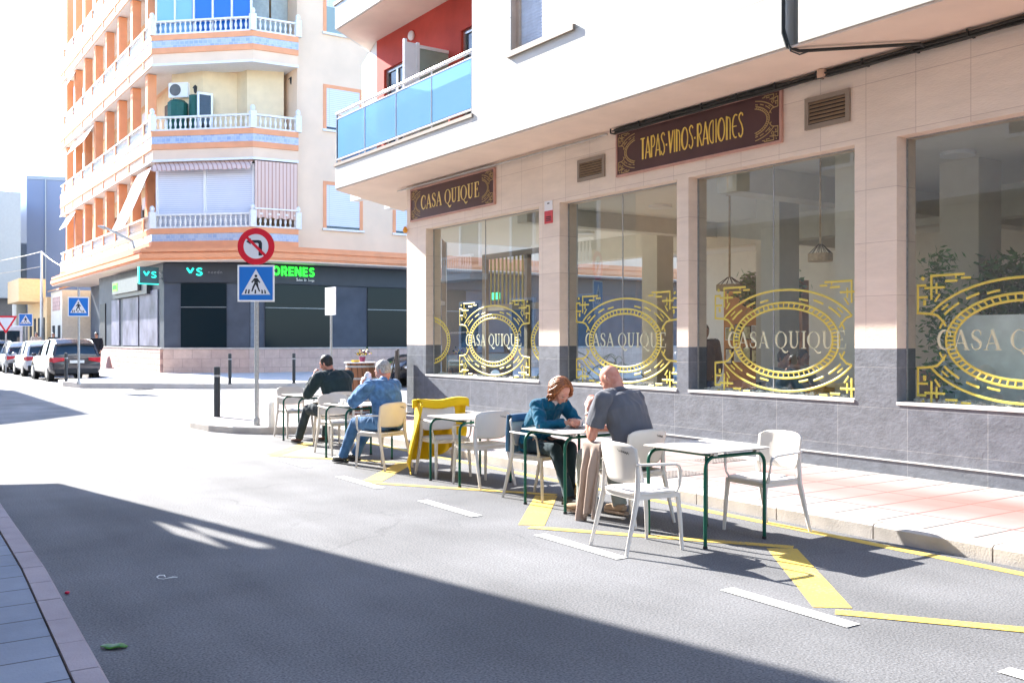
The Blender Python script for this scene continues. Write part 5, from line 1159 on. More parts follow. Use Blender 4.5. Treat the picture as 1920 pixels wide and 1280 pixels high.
b = MB(); b.tube([(.05,-.25,0),(.02,-.25,1.3)], .014, 6); b.tube([(.05,.25,0),(.02,.25,1.3)], .014, 6); b.tube([(-.28,0,0),(-.03,0,1.2)], .014, 6); b.build('easel_legs', M['dark'], t_)
t_ = thing('lantern_hook', 'small orange lamp fixed to the corner of the restaurant wall', 'lamp'); p = onx(762,437,9.42); b = MB(); b.lathe([(.03,0),(.055,.05),(.03,.12),(0,.13)], (9.38,p.y-.02,p.z), 10); b.build('shade', mat('amber', (.8,.35,.03), .3), t_, smooth=True); b = MB(); b.tube([(9.38,p.y-.02,p.z+.13),(9.45,p.y-.02,p.z+.2)], .01, 6); b.build('arm', M['white_gloss'], t_); rebase(t_, (9.45,p.y,p.z))
# ---------------------------------------------------------------- people
def solidify_blob(name, b, mat_, parent, voxel=.007, smooth=5, folds=0, fscale=7, seed=0, fdir=(1,1,.45)):
    me = b.mesh('tmp'); o = bpy.data.objects.new('tmp', me); COL.objects.link(o)
    md = o.modifiers.new('r', 'REMESH'); md.mode = 'VOXEL'; md.voxel_size = voxel
    if smooth: m2 = o.modifiers.new('s', 'SMOOTH'); m2.factor = .5; m2.iterations = smooth
    dg = bpy.context.evaluated_depsgraph_get(); ev = o.evaluated_get(dg); nm = bpy.data.meshes.new_from_object(ev)
    bpy.data.objects.remove(o, do_unlink=True); bpy.data.meshes.remove(me)
    if folds:
        nm.update(); ns = [Vector(v.normal) for v in nm.vertices]; off = Vector((seed*3.1, seed*1.7, 0))
        for v, n in zip(nm.vertices, ns):
            p = Vector((v.co.x*fdir[0], v.co.y*fdir[1], v.co.z*fdir[2]))*fscale+off
            w = noise.noise(p*.7)*1.5; q = noise.noise(p+Vector((w,w,w)))
            r = 1-abs(q)*3.0
            v.co += n*(folds*(max(r,-.4)*.8+noise.noise(p*2.6)*.45))
    nm.name = name; nm.materials.clear(); nm.materials.append(mat_)
    for p in nm.polygons: p.use_smooth = True
    o = bpy.data.objects.new(name, nm); COL.objects.link(o); o.parent = parent; return o
def cap(b, pts, rs, sy=1.0, up=None, n=16):
    pts = [Vector(p) for p in pts]; b.tube(pts, rs, n, sy=sy, up=up)
    for p, r in ((pts[0], rs[0]), (pts[-1], rs[-1])):
        if sy == 1.0: b.ell(p, (r,r,r))
def hand(b, wrist, d, n, side, curl=.6, s=1.0, spread=.0):
    """wrist point, d = direction of the fingers, n = direction the palm faces, side = +1 if the thumb is on the d x n side"""
    d = Vector(d).normalized(); n = Vector(n); n = (n-d*n.dot(d)).normalized(); t = d.cross(n)*side; w = Vector(wrist)
    Mx = Matrix((t, d, n)).transposed()
    b.ell(w+d*.048*s, (.040*s,.052*s,.015*s), Mx); b.ell(w+d*.03*s+t*.018*s+n*.006*s, (.02*s,.032*s,.016*s), Mx); b.ell(w+d*.078*s, (.039*s,.014*s,.012*s), Mx)
    b.tube([w-d*.03*s, w+d*.03*s], [.024*s,.027*s], 12, sy=.75, up=n)
    for k, (o, L_) in enumerate(((.029,.072),(.0095,.081),(-.0105,.076),(-.029,.060))):
        p = w+d*.084*s+t*o*s; a = .0; pts = [p-d*.01*s, p]; dd = (d+t*o*(3+spread*10)).normalized()
        for j, f in enumerate((.45,.30,.25)):
            a += curl*(.55,.9,.55)[j]*(1+.12*k); q = (dd*math.cos(a)+n*math.sin(a)); p = p+q*L_*f*s; pts.append(p)
        b.tube(pts, [.0088*s,.0088*s,.0082*s,.0076*s,.006*s], 8); b.ell(pts[-1], (.0062*s,)*3, nu=8, nv=6)
    p0 = w+d*.022*s+t*.026*s; q1 = p0+(d*.6+t*.75+n*.3).normalized()*.036*s; q2 = q1+(d*.85+t*.3+n*.45).normalized()*.032*s; q3 = q2+(d*.9+n*.4-t*.05).normalized()*.024*s
    b.tube([p0,q1,q2,q3], [.013*s,.0105*s,.0098*s,.0075*s], 8); b.ell(q3, (.0076*s,)*3, nu=8, nv=6)
def headmat(H, pitch, yaw=0, roll=0):
    return Matrix.Translation(H) @ Matrix.Rotation(yaw,4,'Z') @ Matrix.Rotation(-pitch,4,'X') @ Matrix.Rotation(roll,4,'Y')
def head(b, HM, s=1.0, fem=False):
    Mo = b.M; b.M = Mo @ HM @ Matrix.Scale(s,4)
    b.ell((0,-.014,.022), (.076,.096,.092), nu=20, nv=14); b.ell((0,.034,-.025), (.064,.062,.088), nu=16, nv=12); b.ell((0,.046,-.078), (.040,.040,.032)); b.ell((0,-.02,-.03), (.068,.075,.06))
    b.tube([(0,.090,.012),(0,.105,-.012),(0,.113,-.030)], [.008,.010,.0135], 8); b.ell((0,.112,-.030), (.014,.012,.010)); b.ell((.011,.103,-.034), (.008,.009,.007)); b.ell((-.011,.103,-.034), (.008,.009,.007))
    b.ell((0,.090,-.058), (.023,.011,.006)); b.ell((0,.088,-.069), (.020,.011,.0065)); b.ell((0,.084,.030), (.048,.014,.010)); b.ell((0,.080,-.095), (.018,.014,.012))
    for sx in (-1,1):
        b.ell((sx*.044,.070,-.028), (.018,.016,.016)); b.M = Mo @ HM @ Matrix.Scale(s,4) @ Matrix.Translation((sx*.076,-.012,-.008)) @ Matrix.Rotation(sx*.35,4,'Z'); b.ell((0,0,0), (.009,.020,.033)); b.M = Mo @ HM @ Matrix.Scale(s,4)
        b.ell((sx*.031,.081,.008), (.0135,.009,.0095))
    b.M = Mo
def eyes(HM, parent, s=1.0, closed=True):
    for sx in (-1,1):
        b = MB(); b.M = HM @ Matrix.Scale(s,4); b.ell((sx*.031,.0865,.006), (.0105,.0075,.0055), nu=12, nv=8); e = b.build('eye', mat('eye_white', (.6,.58,.56), .2, var=0) if 'eye_white' not in bpy.data.materials else bpy.data.materials['eye_white'], parent, smooth=2)
        b = MB(); b.M = HM @ Matrix.Scale(s,4); b.ell((sx*.031,.0925,.005), (.0048,.0025,.0045), nu=10, nv=6); b.build('iris', M['dark'], e, smooth=2)
        b = MB(); b.M = HM @ Matrix.Scale(s,4); b.tube([(sx*.017,.092,.023),(sx*.032,.095,.027),(sx*.046,.086,.022)], [.003,.004,.002], 6, sy=.6); b.build('eyebrow', bpy.data.materials.get('brow_hair') or mat('brow_hair', (.12,.06,.03), .8), parent, smooth=2)
def skinmat(nm, c):
    m, t, b_ = newmat(nm); L = t.links.new; g = N(t,'ShaderNodeNewGeometry'); n1 = N(t,'ShaderNodeTexNoise'); n1.inputs['Scale'].default_value = 22; n1.inputs['Detail'].default_value = 5; L(g.outputs['Position'], n1.inputs['Vector'])
    mx = N(t,'ShaderNodeMix', data_type='RGBA'); mx.inputs['A'].default_value = col4(c); mx.inputs['B'].default_value = (c[0]*.86,c[1]*.62,c[2]*.58,1); r = N(t,'ShaderNodeMapRange'); r.inputs['From Min'].default_value = .4; r.inputs['From Max'].default_value = .7; L(n1.outputs['Fac'], r.inputs['Value']); L(r.outputs[0], mx.inputs['Factor'])
    L(mx.outputs['Result'], b_.inputs['Base Color']); b_.inputs['Roughness'].default_value = .5; b_.inputs['Subsurface Weight'].default_value = .12; b_.inputs['Subsurface Radius'].default_value = (.012,.005,.003); b_.inputs['Subsurface Scale'].default_value = 1.0; return m
def clothmat(nm, c, var=.1, scale=8, weave=500, bump=.15, fade=None):
    m = mat(nm, c, .9, var=var, scale=scale, bump=bump, bscale=weave, spec=.15)
    m.node_tree.nodes['Principled BSDF'].inputs['Sheen Weight'].default_value = .15
    return m
def mirror(v, sx): return Vector((v[0]*sx, v[1], v[2]))
def person(name_label, loc, rz, sp):
    """sp: joints for both sides as dict(L=..., R=...) with L at -x. All in the person's own frame, facing +y."""
    t_ = thing('person', name_label, 'person', sp.get('group'))
    w = sp.get('w', 1.0); P, Wst, Ch, Nk, H = [Vector(sp[k]) for k in ('pelvis','waist','chest','neck','head')]
    HM = headmat(H, sp['pitch'], sp.get('yaw',0), sp.get('roll',0)); hs = sp.get('hs',1.0); vx = sp.get('voxel', .0065)
    fwd_ = Vector((0,1,0)); b = MB()
    tor = [P+Vector((0,-.01,-.09)), P, Wst, Ch, Nk.lerp(Ch,.35), Nk]; rt = [.13*w,.16*w,.14*w,.165*w,.14*w,.062]
    b.tube(tor, rt, 20, sy=.62*sp.get('depth',1), up=fwd_)
    occ = HM @ Vector((0,-.035*hs,-.06*hs)); cap(b, [Nk.lerp(Ch,.12), Nk, occ], [.07,.058,.056])
    head(b, HM, hs, sp.get('fem', False))
    for k in ('L','R'):
        sh, el, wr = [Vector(q) for q in sp['arm'+k]]; kn, an = [Vector(q) for q in sp['leg'+k]]; hp = P+Vector((-.09*w if k == 'L' else .09*w, .02, -.02))
        ar = sp.get('ar', 1.0)
        cap(b, [Nk.lerp(sh,.25)-Vector((0,0,.03)), sh], [.055,.056*ar]); cap(b, [sh, sh.lerp(el,.4), el], [.052*ar,.048*ar,.038*ar]); cap(b, [el, el.lerp(wr,.35), wr], [.039*ar,.040*ar,.025*ar])
        hd = sp['hand'+k]; hand(b, wr, hd[0], hd[1], hd[2], hd[3] if len(hd) > 3 else .6, sp.get('hands',1.0))
        cap(b, [hp, hp.lerp(kn,.5), kn], [.082*w,.074*w,.056]); cap(b, [kn, kn.lerp(an,.35), an], [.053,.055,.036])
    skin = sp['skin']; body = solidify_blob('body', b, skin, t_, vx, 3)
    eyes(HM, body, hs)
    # upper garment
    b = MB(); g = sp.get('ease', .016)
    b.tube([P+Vector((0,-.01,-.10 if not sp.get('tuck') else -.04)), P+Vector((0,0,.0)), Wst, Ch, Nk.lerp(Ch,.38), Nk.lerp(Ch,.06)], [r+g+e for r, e in zip([.15*w,.163*w,.15*w,.17*w,.14*w,.056], (.012,.012,.014,.008,.0,.002))], 24, sy=.66*sp.get('depth',1), up=fwd_)
    for k in ('L','R'):
        sh, el, wr = [Vector(q) for q in sp['arm'+k]]; ar = sp.get('ar',1.0)
        cap(b, [Nk.lerp(sh,.22)-Vector((0,0,.028)), sh], [.056+g*.6,.060*ar+g])
        b.ell(sh.lerp(Ch,.3), (.075*w,.07,.085))
        if sp['sleeve'] == 'short':
            e2 = sh.lerp(el,.72); b.tube([sh, e2], [.060*ar+g,.058*ar+g], 16); b.ell(sh, (.060*ar+g,)*3)
        else:
            w2 = el.lerp(wr,.90); cap(b, [sh, sh.lerp(el,.5), el], [.058*ar+g,.052*ar+g,.046*ar+g]); b.tube([el, el.lerp(wr,.5), w2], [.046*ar+g,.042*ar+g*.9,.032*ar+g*.7], 16)
    sh_ = solidify_blob(sp['top_name'], b, sp['top'], t_, vx*1.1, 4, sp.get('folds',.007), sp.get('fscale',8), sp.get('seed',1))
    # collar
    if sp.get('collar', True):
        b = MB(); ax = (HM @ Vector((0,-.03,-.05))-Nk).normalized(); u = ax.orthogonal(); u = Vector((1,0,0)); u = (u-ax*u.dot(ax)).normalized(); v = ax.cross(u)
        def cl(a_, h_):
            an = a_*2*math.pi; r = .060+.014*(1-h_)+.004*math.sin(an*2); c_ = Nk-ax*.022+ax*(.040*h_)
            return c_+u*math.cos(an)*r+v*math.sin(an)*r*1.0
        b.grid(cl, 24, 3); b.build('collar', sp['top'], sh_, smooth=True, solid=.006)
    # trousers and shoes
    b = MB(); b.tube([P+Vector((0,-.02,-.11)), P+Vector((0,-.01,-.02)), P+Vector((0,0,.06))], [.15*w,.168*w,.16*w], 20, sy=.72, up=fwd_)
    for k in ('L','R'):
        kn, an = [Vector(q) for q in sp['leg'+k]]; hp = P+Vector((-.09*w if k == 'L' else .09*w, .0, -.03)); tw = sp.get('tw',1.0)
        cap(b, [hp, hp.lerp(kn,.5), kn], [.098*w,.090*w*tw,.073*tw]); b.tube([kn, kn.lerp(an,.3), kn.lerp(an,.75), an+Vector((0,0,-.015))], [.072*tw,.070*tw,.062*tw,.064*tw], 16); b.ell(kn, (.072*tw,)*3)
    solidify_blob('trousers', b, sp['bottom'], t_, vx*1.2, 4, .006, 9, sp.get('seed',1)+5)
    for k in ('L','R'):
        an = Vector(sp['leg'+k][1]); td = Vector(sp.get('toe'+k, (0,1,0))).normalized(); lift = sp.get('lift'+k, 0)
        b = MB(); z0 = an.z-.055
        b.tube([an-td*.055+Vector((0,0,-.035)), an+td*.02+Vector((0,0,-.035)), an+td*.10+Vector((0,0,-.045)), an+td*.165+Vector((0,0,-.052)), an+td*.195+Vector((0,0,-.058))], [.034,.043,.045,.038,.02], 14, sy=.8, up=(0,0,1)); b.ell(an+Vector((0,0,-.02)), (.045,.05,.05))
        s_ = solidify_blob('shoe', b, sp['shoe'], t_, .007, 3)
        b = MB(); side = td.cross(Vector((0,0,1))); q = []
        for u_, w_ in ((-.09,.0),(-.08,.03),(-.02,.038),(.05,.043),(.12,.045),(.18,.034),(.21,.0)): q.append((u_,w_))
        pts = [an+td*u_+side*w_ for u_, w_ in q]+[an+td*u_-side*w_ for u_, w_ in q[-2:0:-1]]
        b.extr([Vector((p.x,p.y,an.z-.092)) for p in pts], (0,0,.022)); b.build('sole', sp['sole'], s_)
    HMi = HM.copy()
    if sp.get('hair'): sp['hair'](t_, HM, hs, sp)
    if sp.get('extra'): sp['extra'](t_, HM, hs, sp, body, sh_)
    t_.location = loc; t_.rotation_euler = (0,0,rz); return t_
def short_hair(mt, seed=1, rec=0.0):
    def f(t_, HM, hs, sp):
        b = MB(); b.M = HM @ Matrix.Scale(hs,4); b.ell((0,-.026,.032-.01*rec), (.083,.098,.093), nu=20, nv=14); b.ell((0,-.05,-.025), (.074,.058,.05)); b.ell((.068,-.008,.0), (.012,.03,.035)); b.ell((-.068,-.008,.0), (.012,.03,.035))
        solidify_blob('hair', b, mt, t_, .006, 2, .0035, 38, seed, (1,1,1))
    return f
def hairmat(nm, c, c2=None):
    m, t, bb = newmat(nm); L = t.links.new; g = N(t,'ShaderNodeNewGeometry'); n1 = N(t,'ShaderNodeTexNoise'); n1.inputs['Scale'].default_value = 120; n1.inputs['Detail'].default_value = 4
    st = N(t,'ShaderNodeVectorMath', operation='MULTIPLY'); st.inputs[1].default_value = (1,1,.18); L(g.outputs['Position'], st.inputs[0]); L(st.outputs[0], n1.inputs['Vector'])
    mx = N(t,'ShaderNodeMix', data_type='RGBA'); mx.inputs['A'].default_value = col4(c); mx.inputs['B'].default_value = col4(c2 or tuple(x*.45 for x in c)); r = N(t,'ShaderNodeMapRange'); r.inputs['From Min'].default_value = .38; r.inputs['From Max'].default_value = .62; L(n1.outputs['Fac'], r.inputs['Value']); L(r.outputs[0], mx.inputs['Factor']); L(mx.outputs['Result'], bb.inputs['Base Color']); bb.inputs['Roughness'].default_value = .45
    bp = N(t,'ShaderNodeBump'); bp.inputs['Strength'].default_value = .5; bp.inputs['Distance'].default_value = .003; L(n1.outputs['Fac'], bp.inputs['Height']); L(bp.outputs[0], bb.inputs['Normal']); return m
AUB = hairmat('auburn_hair', (.40,.15,.045), (.16,.045,.015)); GHR = hairmat('grey_hair', (.50,.48,.46), (.24,.22,.21)); BHR = hairmat('black_hair', (.02,.018,.018))
SK1 = skinmat('skin_fair', (.60,.34,.25)); SK2 = skinmat('skin_ruddy', (.62,.30,.22)); SK3 = skinmat('skin_tan', (.45,.24,.16))
def bob_hair(t_, HM, hs, sp):
    random.seed(11); b = MB(); S3 = HM.to_3x3(); down = Vector((0,0,-1))
    for k in range(260):
        th = random.uniform(-math.pi, math.pi)                # 0 = front of the face
        if abs(th) < 1.05: continue
        side = 1 if th > 0 else -1
        dirh = Vector((math.sin(th), math.cos(th), 0)); rr = .096+random.uniform(-.008,.016)
        pts = [Vector((.012*side, .035*math.cos(th)-.01, .116))]
        for a in (.35,.75,1.15,1.5): pts.append(Vector((dirh.x*rr*.93*math.sin(a), dirh.y*(rr+.022)*math.sin(a)-.014, .02+.098*math.cos(a)+.004)))
        pts = [HM @ (p*hs) for p in pts]; last = pts[-1]; out = (S3 @ dirh); out.z *= .3
        n = random.randint(5,7); ph = random.uniform(0,6.28); amp = random.uniform(.014,.03); seg = random.uniform(.020,.026)
        dloc = (S3 @ Vector((0,0,-1))); 
        for j in range(1, n+1):
            f = min(1, j/4); d = (dloc*(1-f*.35)+down*f*.45-(S3 @ Vector((0,.25,0)))*(1 if abs(th) < 1.7 else 0)).normalized()
            last = last + d*seg + out*(.006 if j < 3 else -.004) + out.cross(down)*amp*.6*math.sin(ph+j*1.3) + out*amp*.5*math.cos(ph+j*1.6); pts.append(last.copy())
        m = len(pts); r0 = random.uniform(.008,.013); b.tube(pts, [r0*.6]+[r0]*(m-4)+[r0*.85,r0*.6,r0*.25], 6)
    b.M = HM @ Matrix.Scale(hs,4); b.ell((0,-.026,.034), (.080,.095,.086), nu=20, nv=14); b.ell((0,-.06,-.03), (.07,.045,.06)); b.M = Matrix.Identity(4)
    b.build('hair', AUB, t_, smooth=2)
# -- woman in the blue cardigan
CARD = clothmat('teal_knit', (.005,.105,.19), .18, 9, 260, .35)
def woman_extra(t_, HM, hs, sp, body, top):
    b = MB(); Nk, Ch = Vector(sp['neck']), Vector(sp['chest'])
    def bl(u, v):
        x = (u-.5)*.13*(1+.2*v); c_ = Nk.lerp(Vector(sp['waist'])+Vector((0,.02,.02)), v*.95); return (x, c_.y+.122-.05*(1-v)-abs(x)*.35, c_.z+.0)
    b.grid(bl, 8, 10)
    m, t, bb = newmat('dotted_blouse'); g = N(t,'ShaderNodeNewGeometry'); vo = N(t,'ShaderNodeTexVoronoi'); vo.inputs['Scale'].default_value = 55; t.links.new(g.outputs['Position'], vo.inputs['Vector']); lt = N(t,'ShaderNodeMath', operation='LESS_THAN'); lt.inputs[1].default_value = .3; t.links.new(vo.outputs['Distance'], lt.inputs[0]); mx = N(t,'ShaderNodeMix', data_type='RGBA'); mx.inputs['A'].default_value = (.75,.72,.72,1); mx.inputs['B'].default_value = (.12,.12,.25,1); t.links.new(lt.outputs[0], mx.inputs['Factor']); t.links.new(mx.outputs['Result'], bb.inputs['Base Color'])
    b.build('blouse', m, t_, smooth=2, solid=.01)
WX, WY = 5.70, 8.10
person('woman with auburn hair in a blue cardigan bent over the table, hands together', (5.74,7.92,0), R(185), dict(
    pelvis=(0,-.08,.575), waist=(0,-.02,.72), chest=(0,.10,.87), neck=(0,.215,1.0), head=(0,.345,1.10), pitch=R(52), yaw=R(-6), hs=.98, w=.93, ar=.9, fem=True, voxel=.006, depth=1.02,
    armL=((-.175,.18,.955),(-.235,.32,.765),(-.045,.475,.795)), armR=((.175,.18,.955),(.235,.32,.765),(.045,.475,.795)),
    handL=((.55,.8,.1),(.5,-.3,-.6),-1,.9), handR=((-.55,.8,.1),(-.5,-.3,-.6),1,.9),
    legL=((-.12,.35,.53),(-.10,.36,.11)), legR=((.11,.37,.53),(.13,.60,.11)), toeR=(0,1,-.0), tw=.86,
    skin=SK1, top=CARD, top_name='cardigan', bottom=clothmat('dark_jeans', (.025,.05,.065), .2, 6), shoe=mat('black_boot', (.02,.02,.02), .5), sole=PB, sleeve='long', hair=bob_hair, seed=2, folds=.013, fscale=10, collar=False, extra=woman_extra, ease=.014))
# -- bald man in the grey polo, brow on his hand
def bald_extra(t_, HM, hs, sp, body, top):
    b = MB(); sh, el, wr = [Vector(q) for q in sp['armL']]; c_ = el.lerp(wr,.80); d = (wr-el).normalized(); b.M = Matrix.Translation(c_) @ d.to_track_quat('Z','Y').to_matrix().to_4x4(); b.lathe([(.033,-.009),(.036,-.009),(.036,.009),(.033,.009)], n=20); b.lathe([(.0,.0),(.0,.0)], n=4); b.build('watch_strap', M['galv'], t_, smooth=2)
person('bald man in a grey polo shirt, leaning his forehead on his left hand', (5.70,6.50,0), R(4), dict(
    pelvis=(0,-.08,.59), waist=(0,-.05,.76), chest=(.0,.03,.97), neck=(-.01,.115,1.145), head=(-.015,.215,1.25), pitch=R(46), yaw=R(10), hs=1.04, w=1.2, ar=1.12, voxel=.006, depth=1.08,
    armL=((-.225,.09,1.07),(-.285,.17,.745),(-.235,.27,.985)), armR=((.215,.13,1.06),(.27,.31,.80),(.10,.49,.775)),
    handL=((.30,.05,.95),(.85,.1,-.3),1,.55), handR=((-.8,.5,-.05),(0,-.1,-1),1,.35),
    legL=((-.16,.40,.54),(-.15,.43,.11)), legR=((.13,.38,.54),(.08,.18,.11)), toeL=(-.25,1,0),
    skin=SK2, top=clothmat('grey_polo', (.115,.12,.14), .08, 6), top_name='polo_shirt', bottom=clothmat('grey_trousers', (.27,.29,.265), .12, 6), shoe=clothmat('tan_suede', (.42,.29,.19), .15), sole=mat('sole_tan', (.35,.25,.18), .7), sleeve='short', seed=4, folds=.013, fscale=6.5, extra=bald_extra, ease=.02, tw=1.05))
# -- man in the denim shirt, seen from behind, hands lifted to his face
DEN = clothmat('denim_shirt', (.09,.20,.38), .35, 14, 300, .3)
def denim_extra(t_, HM, hs, sp, body, top):
    b = MB(); c_ = Vector((0,.34,1.13)); b.ell(c_, (.05,.03,.06)); solidify_blob('tissue', b, M['white'], t_, .008, 2, .012, 25, 3, (1,1,1))
    b = MB(); b.M = Matrix.Identity(4); P = Vector(sp['pelvis']); b.tube([P+Vector((.19*math.cos(R(a)),.135*math.sin(R(a))-.005,-.005)) for a in range(0,360,20)], .014, 6, closed=True, sy=1.5, up=(0,0,1)); b.build('belt', PB, t_)
person('grey haired man in a blue denim shirt with both hands at his face', (5.56,11.0,0), R(14), dict(
    pelvis=(0,-.08,.60), waist=(0,-.04,.76), chest=(0,.01,.93), neck=(.04,.075,1.085), head=(.09,.155,1.21), pitch=R(24), yaw=R(12), hs=1.08, w=1.22, ar=1.1, voxel=.0075,
    armL=((-.215,.05,1.01),(-.31,.25,.82),(-.09,.34,1.02)), armR=((.215,.06,1.01),(.28,.29,.83),(.10,.37,1.0)),
    handL=((.25,.1,1),(.9,0,-.1),1,.8), handR=((-.25,.05,1),(-.9,0,-.1),-1,.8),
    legL=((-.17,.38,.54),(-.20,.60,.11)), legR=((.13,.40,.54),(.06,.66,.11)),
    skin=SK2, top=DEN, top_name='denim_shirt', bottom=clothmat('blue_jeans', (.06,.15,.30), .25, 10), shoe=mat('black_shoe', (.03,.03,.03), .5), sole=PB, sleeve='long', hair=short_hair(GHR, 2), seed=6, folds=.013, extra=denim_extra, ease=.022))
# -- man in the dark jacket
def dark_extra(t_, HM, hs, sp, body, top):
    b = MB(); b.M = HM @ Matrix.Scale(hs,4); b.lathe([(0,0),(0,0)], n=4); b.M = Matrix.Identity(4)
person('black haired man in a dark jacket, seen from behind with one hand at his cheek', (6.02,13.6,0), R(10), dict(
    pelvis=(0,-.08,.60), waist=(.02,-.05,.77), chest=(.02,-.01,.97), neck=(-.02,.08,1.13), head=(-.06,.15,1.25), pitch=R(20), yaw=R(22), roll=R(-6), hs=1.03, w=1.35, ar=1.2, voxel=.0085,
    armL=((-.26,.04,1.03),(-.34,.21,.79),(-.20,.26,1.05)), armR=((.27,.05,1.05),(.36,.22,.80),(.22,.44,.80)),
    handL=((.2,.0,1),(.8,-.3,0),1,.9), handR=((-.7,.7,0),(0,0,-1),1,.4),
    legL=((-.24,.38,.54),(-.28,.56,.11)), legR=((.16,.38,.54),(.16,.5,.11)),
    skin=SK2, top=clothmat('dark_jacket', (.018,.035,.042), .2, 5), top_name='jacket', bottom=clothmat('dark_trousers', (.03,.045,.06), .2, 6), shoe=mat('brown_shoe', (.08,.03,.02), .5), sole=PB, sleeve='long', hair=short_hair(BHR, 3), seed=8, folds=.008, ease=.026, extra=None))
# standing figures: inside the restaurant and far down the street
def standing(label, loc, rz, top, bottom, hair, s=1.0, arm='down', group=None):
    aL = ((-.19,0,1.43),(-.24,.02,1.14),(-.20,.16,.94)); aR = ((.19,0,1.43),(.24,.02,1.14),(.20,.16,.94))
    o = person(label, loc, rz, dict(pelvis=(0,0,.95), waist=(0,.01,1.1), chest=(0,.0,1.3), neck=(0,0,1.47), head=(0,.03,1.62), pitch=R(8), voxel=.012,
        armL=aL, armR=aR, handL=((.1,.5,-.8),(.9,0,0),1,.5), handR=((-.1,.5,-.8),(-.9,0,0),-1,.5), legL=((-.10,.03,.52),(-.11,-.12,.09)), legR=((.10,.06,.52),(.11,.12,.09)),
        skin=SK3, top=top, top_name='jacket', bottom=bottom, shoe=PB, sole=PB, sleeve='long', hair=short_hair(hair, 4), seed=3, w=1.0, ease=.02))
    o.scale = (s,s,s); return o
BLK = clothmat('black_cloth', (.02,.02,.025)); NVY = clothmat('navy_cloth', (.04,.05,.09)); 
standing('person in dark clothes standing inside behind the second window', (11.3,11.05,.12), R(150), NVY, BLK, BHR, 1.0)
p = onz(152,700,.165); standing('person in black walking on the far pavement beside the dark parked car', (9.2,47.6,.165), R(160), BLK, BLK, BHR, 1.03)
standing('person in a light top far down the street above the white hatchback', (8.9,63.5,.165), R(180), mat('light_top', (.5,.42,.35), .9), NVY, BHR, 1.1)
standing('person in black far down the street near the small crossing sign', (9.6,62.0,.165), R(180), BLK, NVY, BHR, 1.08)

# ---------------------------------------------------------------- jackets over chairs
def drape(name, label, mt, fn, nu, nv, loc, rz, th=.012, extra=None):
    b = MB(); b.grid(fn, nu, nv); o = b.build(name, mt, None, smooth=2, solid=th); o.location = loc; o.rotation_euler = (0,0,rz); tag(o, label, 'jacket'); return o
YEL = clothmat('yellow_softshell', (.78,.50,.012), .06, 5, 200, .05)
def yj(u, v):
    x = -.42+.75*u; xo = x
    hem = .30-.20*u+.03*math.sin(u*9)+ (-.10 if u > .8 else 0)*(u-.8)*5
    k = .10
    ztop = .845+.035*math.sin(u*math.pi)+.028*math.sin(u*7+1)
    xb = max(-1,min(1,x/.232)); yb = -.265+.055*xb*xb*0.7
    if v < .08: z = ztop-.075*(1-v/.08)**.8; y = yb+.035
    elif v < .16: a = (v-.08)/.08*math.pi; z = ztop+.02*math.sin(a); y = yb+.035*math.cos(a)-.0
    else:
        f = (v-.16)/.84; z = ztop-(ztop-hem)*f; y = yb-.035-.10*f
    if u > .72 and v > .10:      # the side that falls round the corner of the back
        g = (u-.72)/.28; y += .20*g*(1 if v > .16 else .4); x = .235+.115*math.sin(g*1.5)*min(1,(v+.1))*1.0
    if v > .16: 
        f = (v-.16)/.84; y += .030*math.sin(u*24+2.2*math.sin(v*4))*f**.4; x += .022*math.sin(u*17+v*6)*f**.5+.05*f*(u-.4)
    return (x, y, z+.006*noise.noise(Vector((u*6,v*6,1))))
drape('jacket', 'bright yellow jacket hung over the back of the chair at the empty middle table', YEL, yj, 60, 40, (5.76,9.84,0), R(176), .024)
BEI = clothmat('beige_knit', (.38,.29,.245), .1, 6, 220, .3)
def bj(u, v):
    y = .0+.22*u; f = max(0,(v-.14)/.86)
    x0 = -.262
    if v < .14: a = v/.14*math.pi; x = x0+.03*math.cos(a); z = .672+.025*math.sin(a)-.10*max(0,1-v/.05)
    else: x = x0-.03-.035*f**.7; z = .672-f*(.635-.05*math.sin(u*6))
    y += .05*f*math.sin(v*3)+.02*math.sin(v*7)*f; x += .030*math.sin(u*13+math.sin(v*5)*.8)*min(1,f*3)-.02*f; y = .11+(y-.11)*(1-.35*min(1,f*2)+.35*f)
    return (x, y+.03, z)
drape('jacket', 'beige knitted jacket hanging from the armrest beside the bald man, almost touching the road', BEI, bj, 36, 50, (5.68,6.50,0), R(4), .02)
BLJ = clothmat('blue_jacket_cloth', (.05,.13,.24), .2, 6)
def blj(u, v):
    x = -.20+.40*u; xb = x/.232; yb = -.268+.04*xb*xb; zt = .83
    if v < .12: z = zt-.06*(1-v/.12); y = yb+.03
    elif v < .22: a = (v-.12)/.10*math.pi; z = zt+.012*math.sin(a); y = yb+.03*math.cos(a)
    else: f = (v-.22)/.78; z = zt-.38*f+.015*math.sin(u*8); y = yb-.03-.03*f+.014*math.sin(u*22)*f
    return (x*(1+.06*math.sin(v*3)), y, z)
drape('jacket', 'dark blue jacket hung over the back of the woman\'s chair', BLJ, blj, 40, 24, (5.75,7.9,0), R(192), .012)
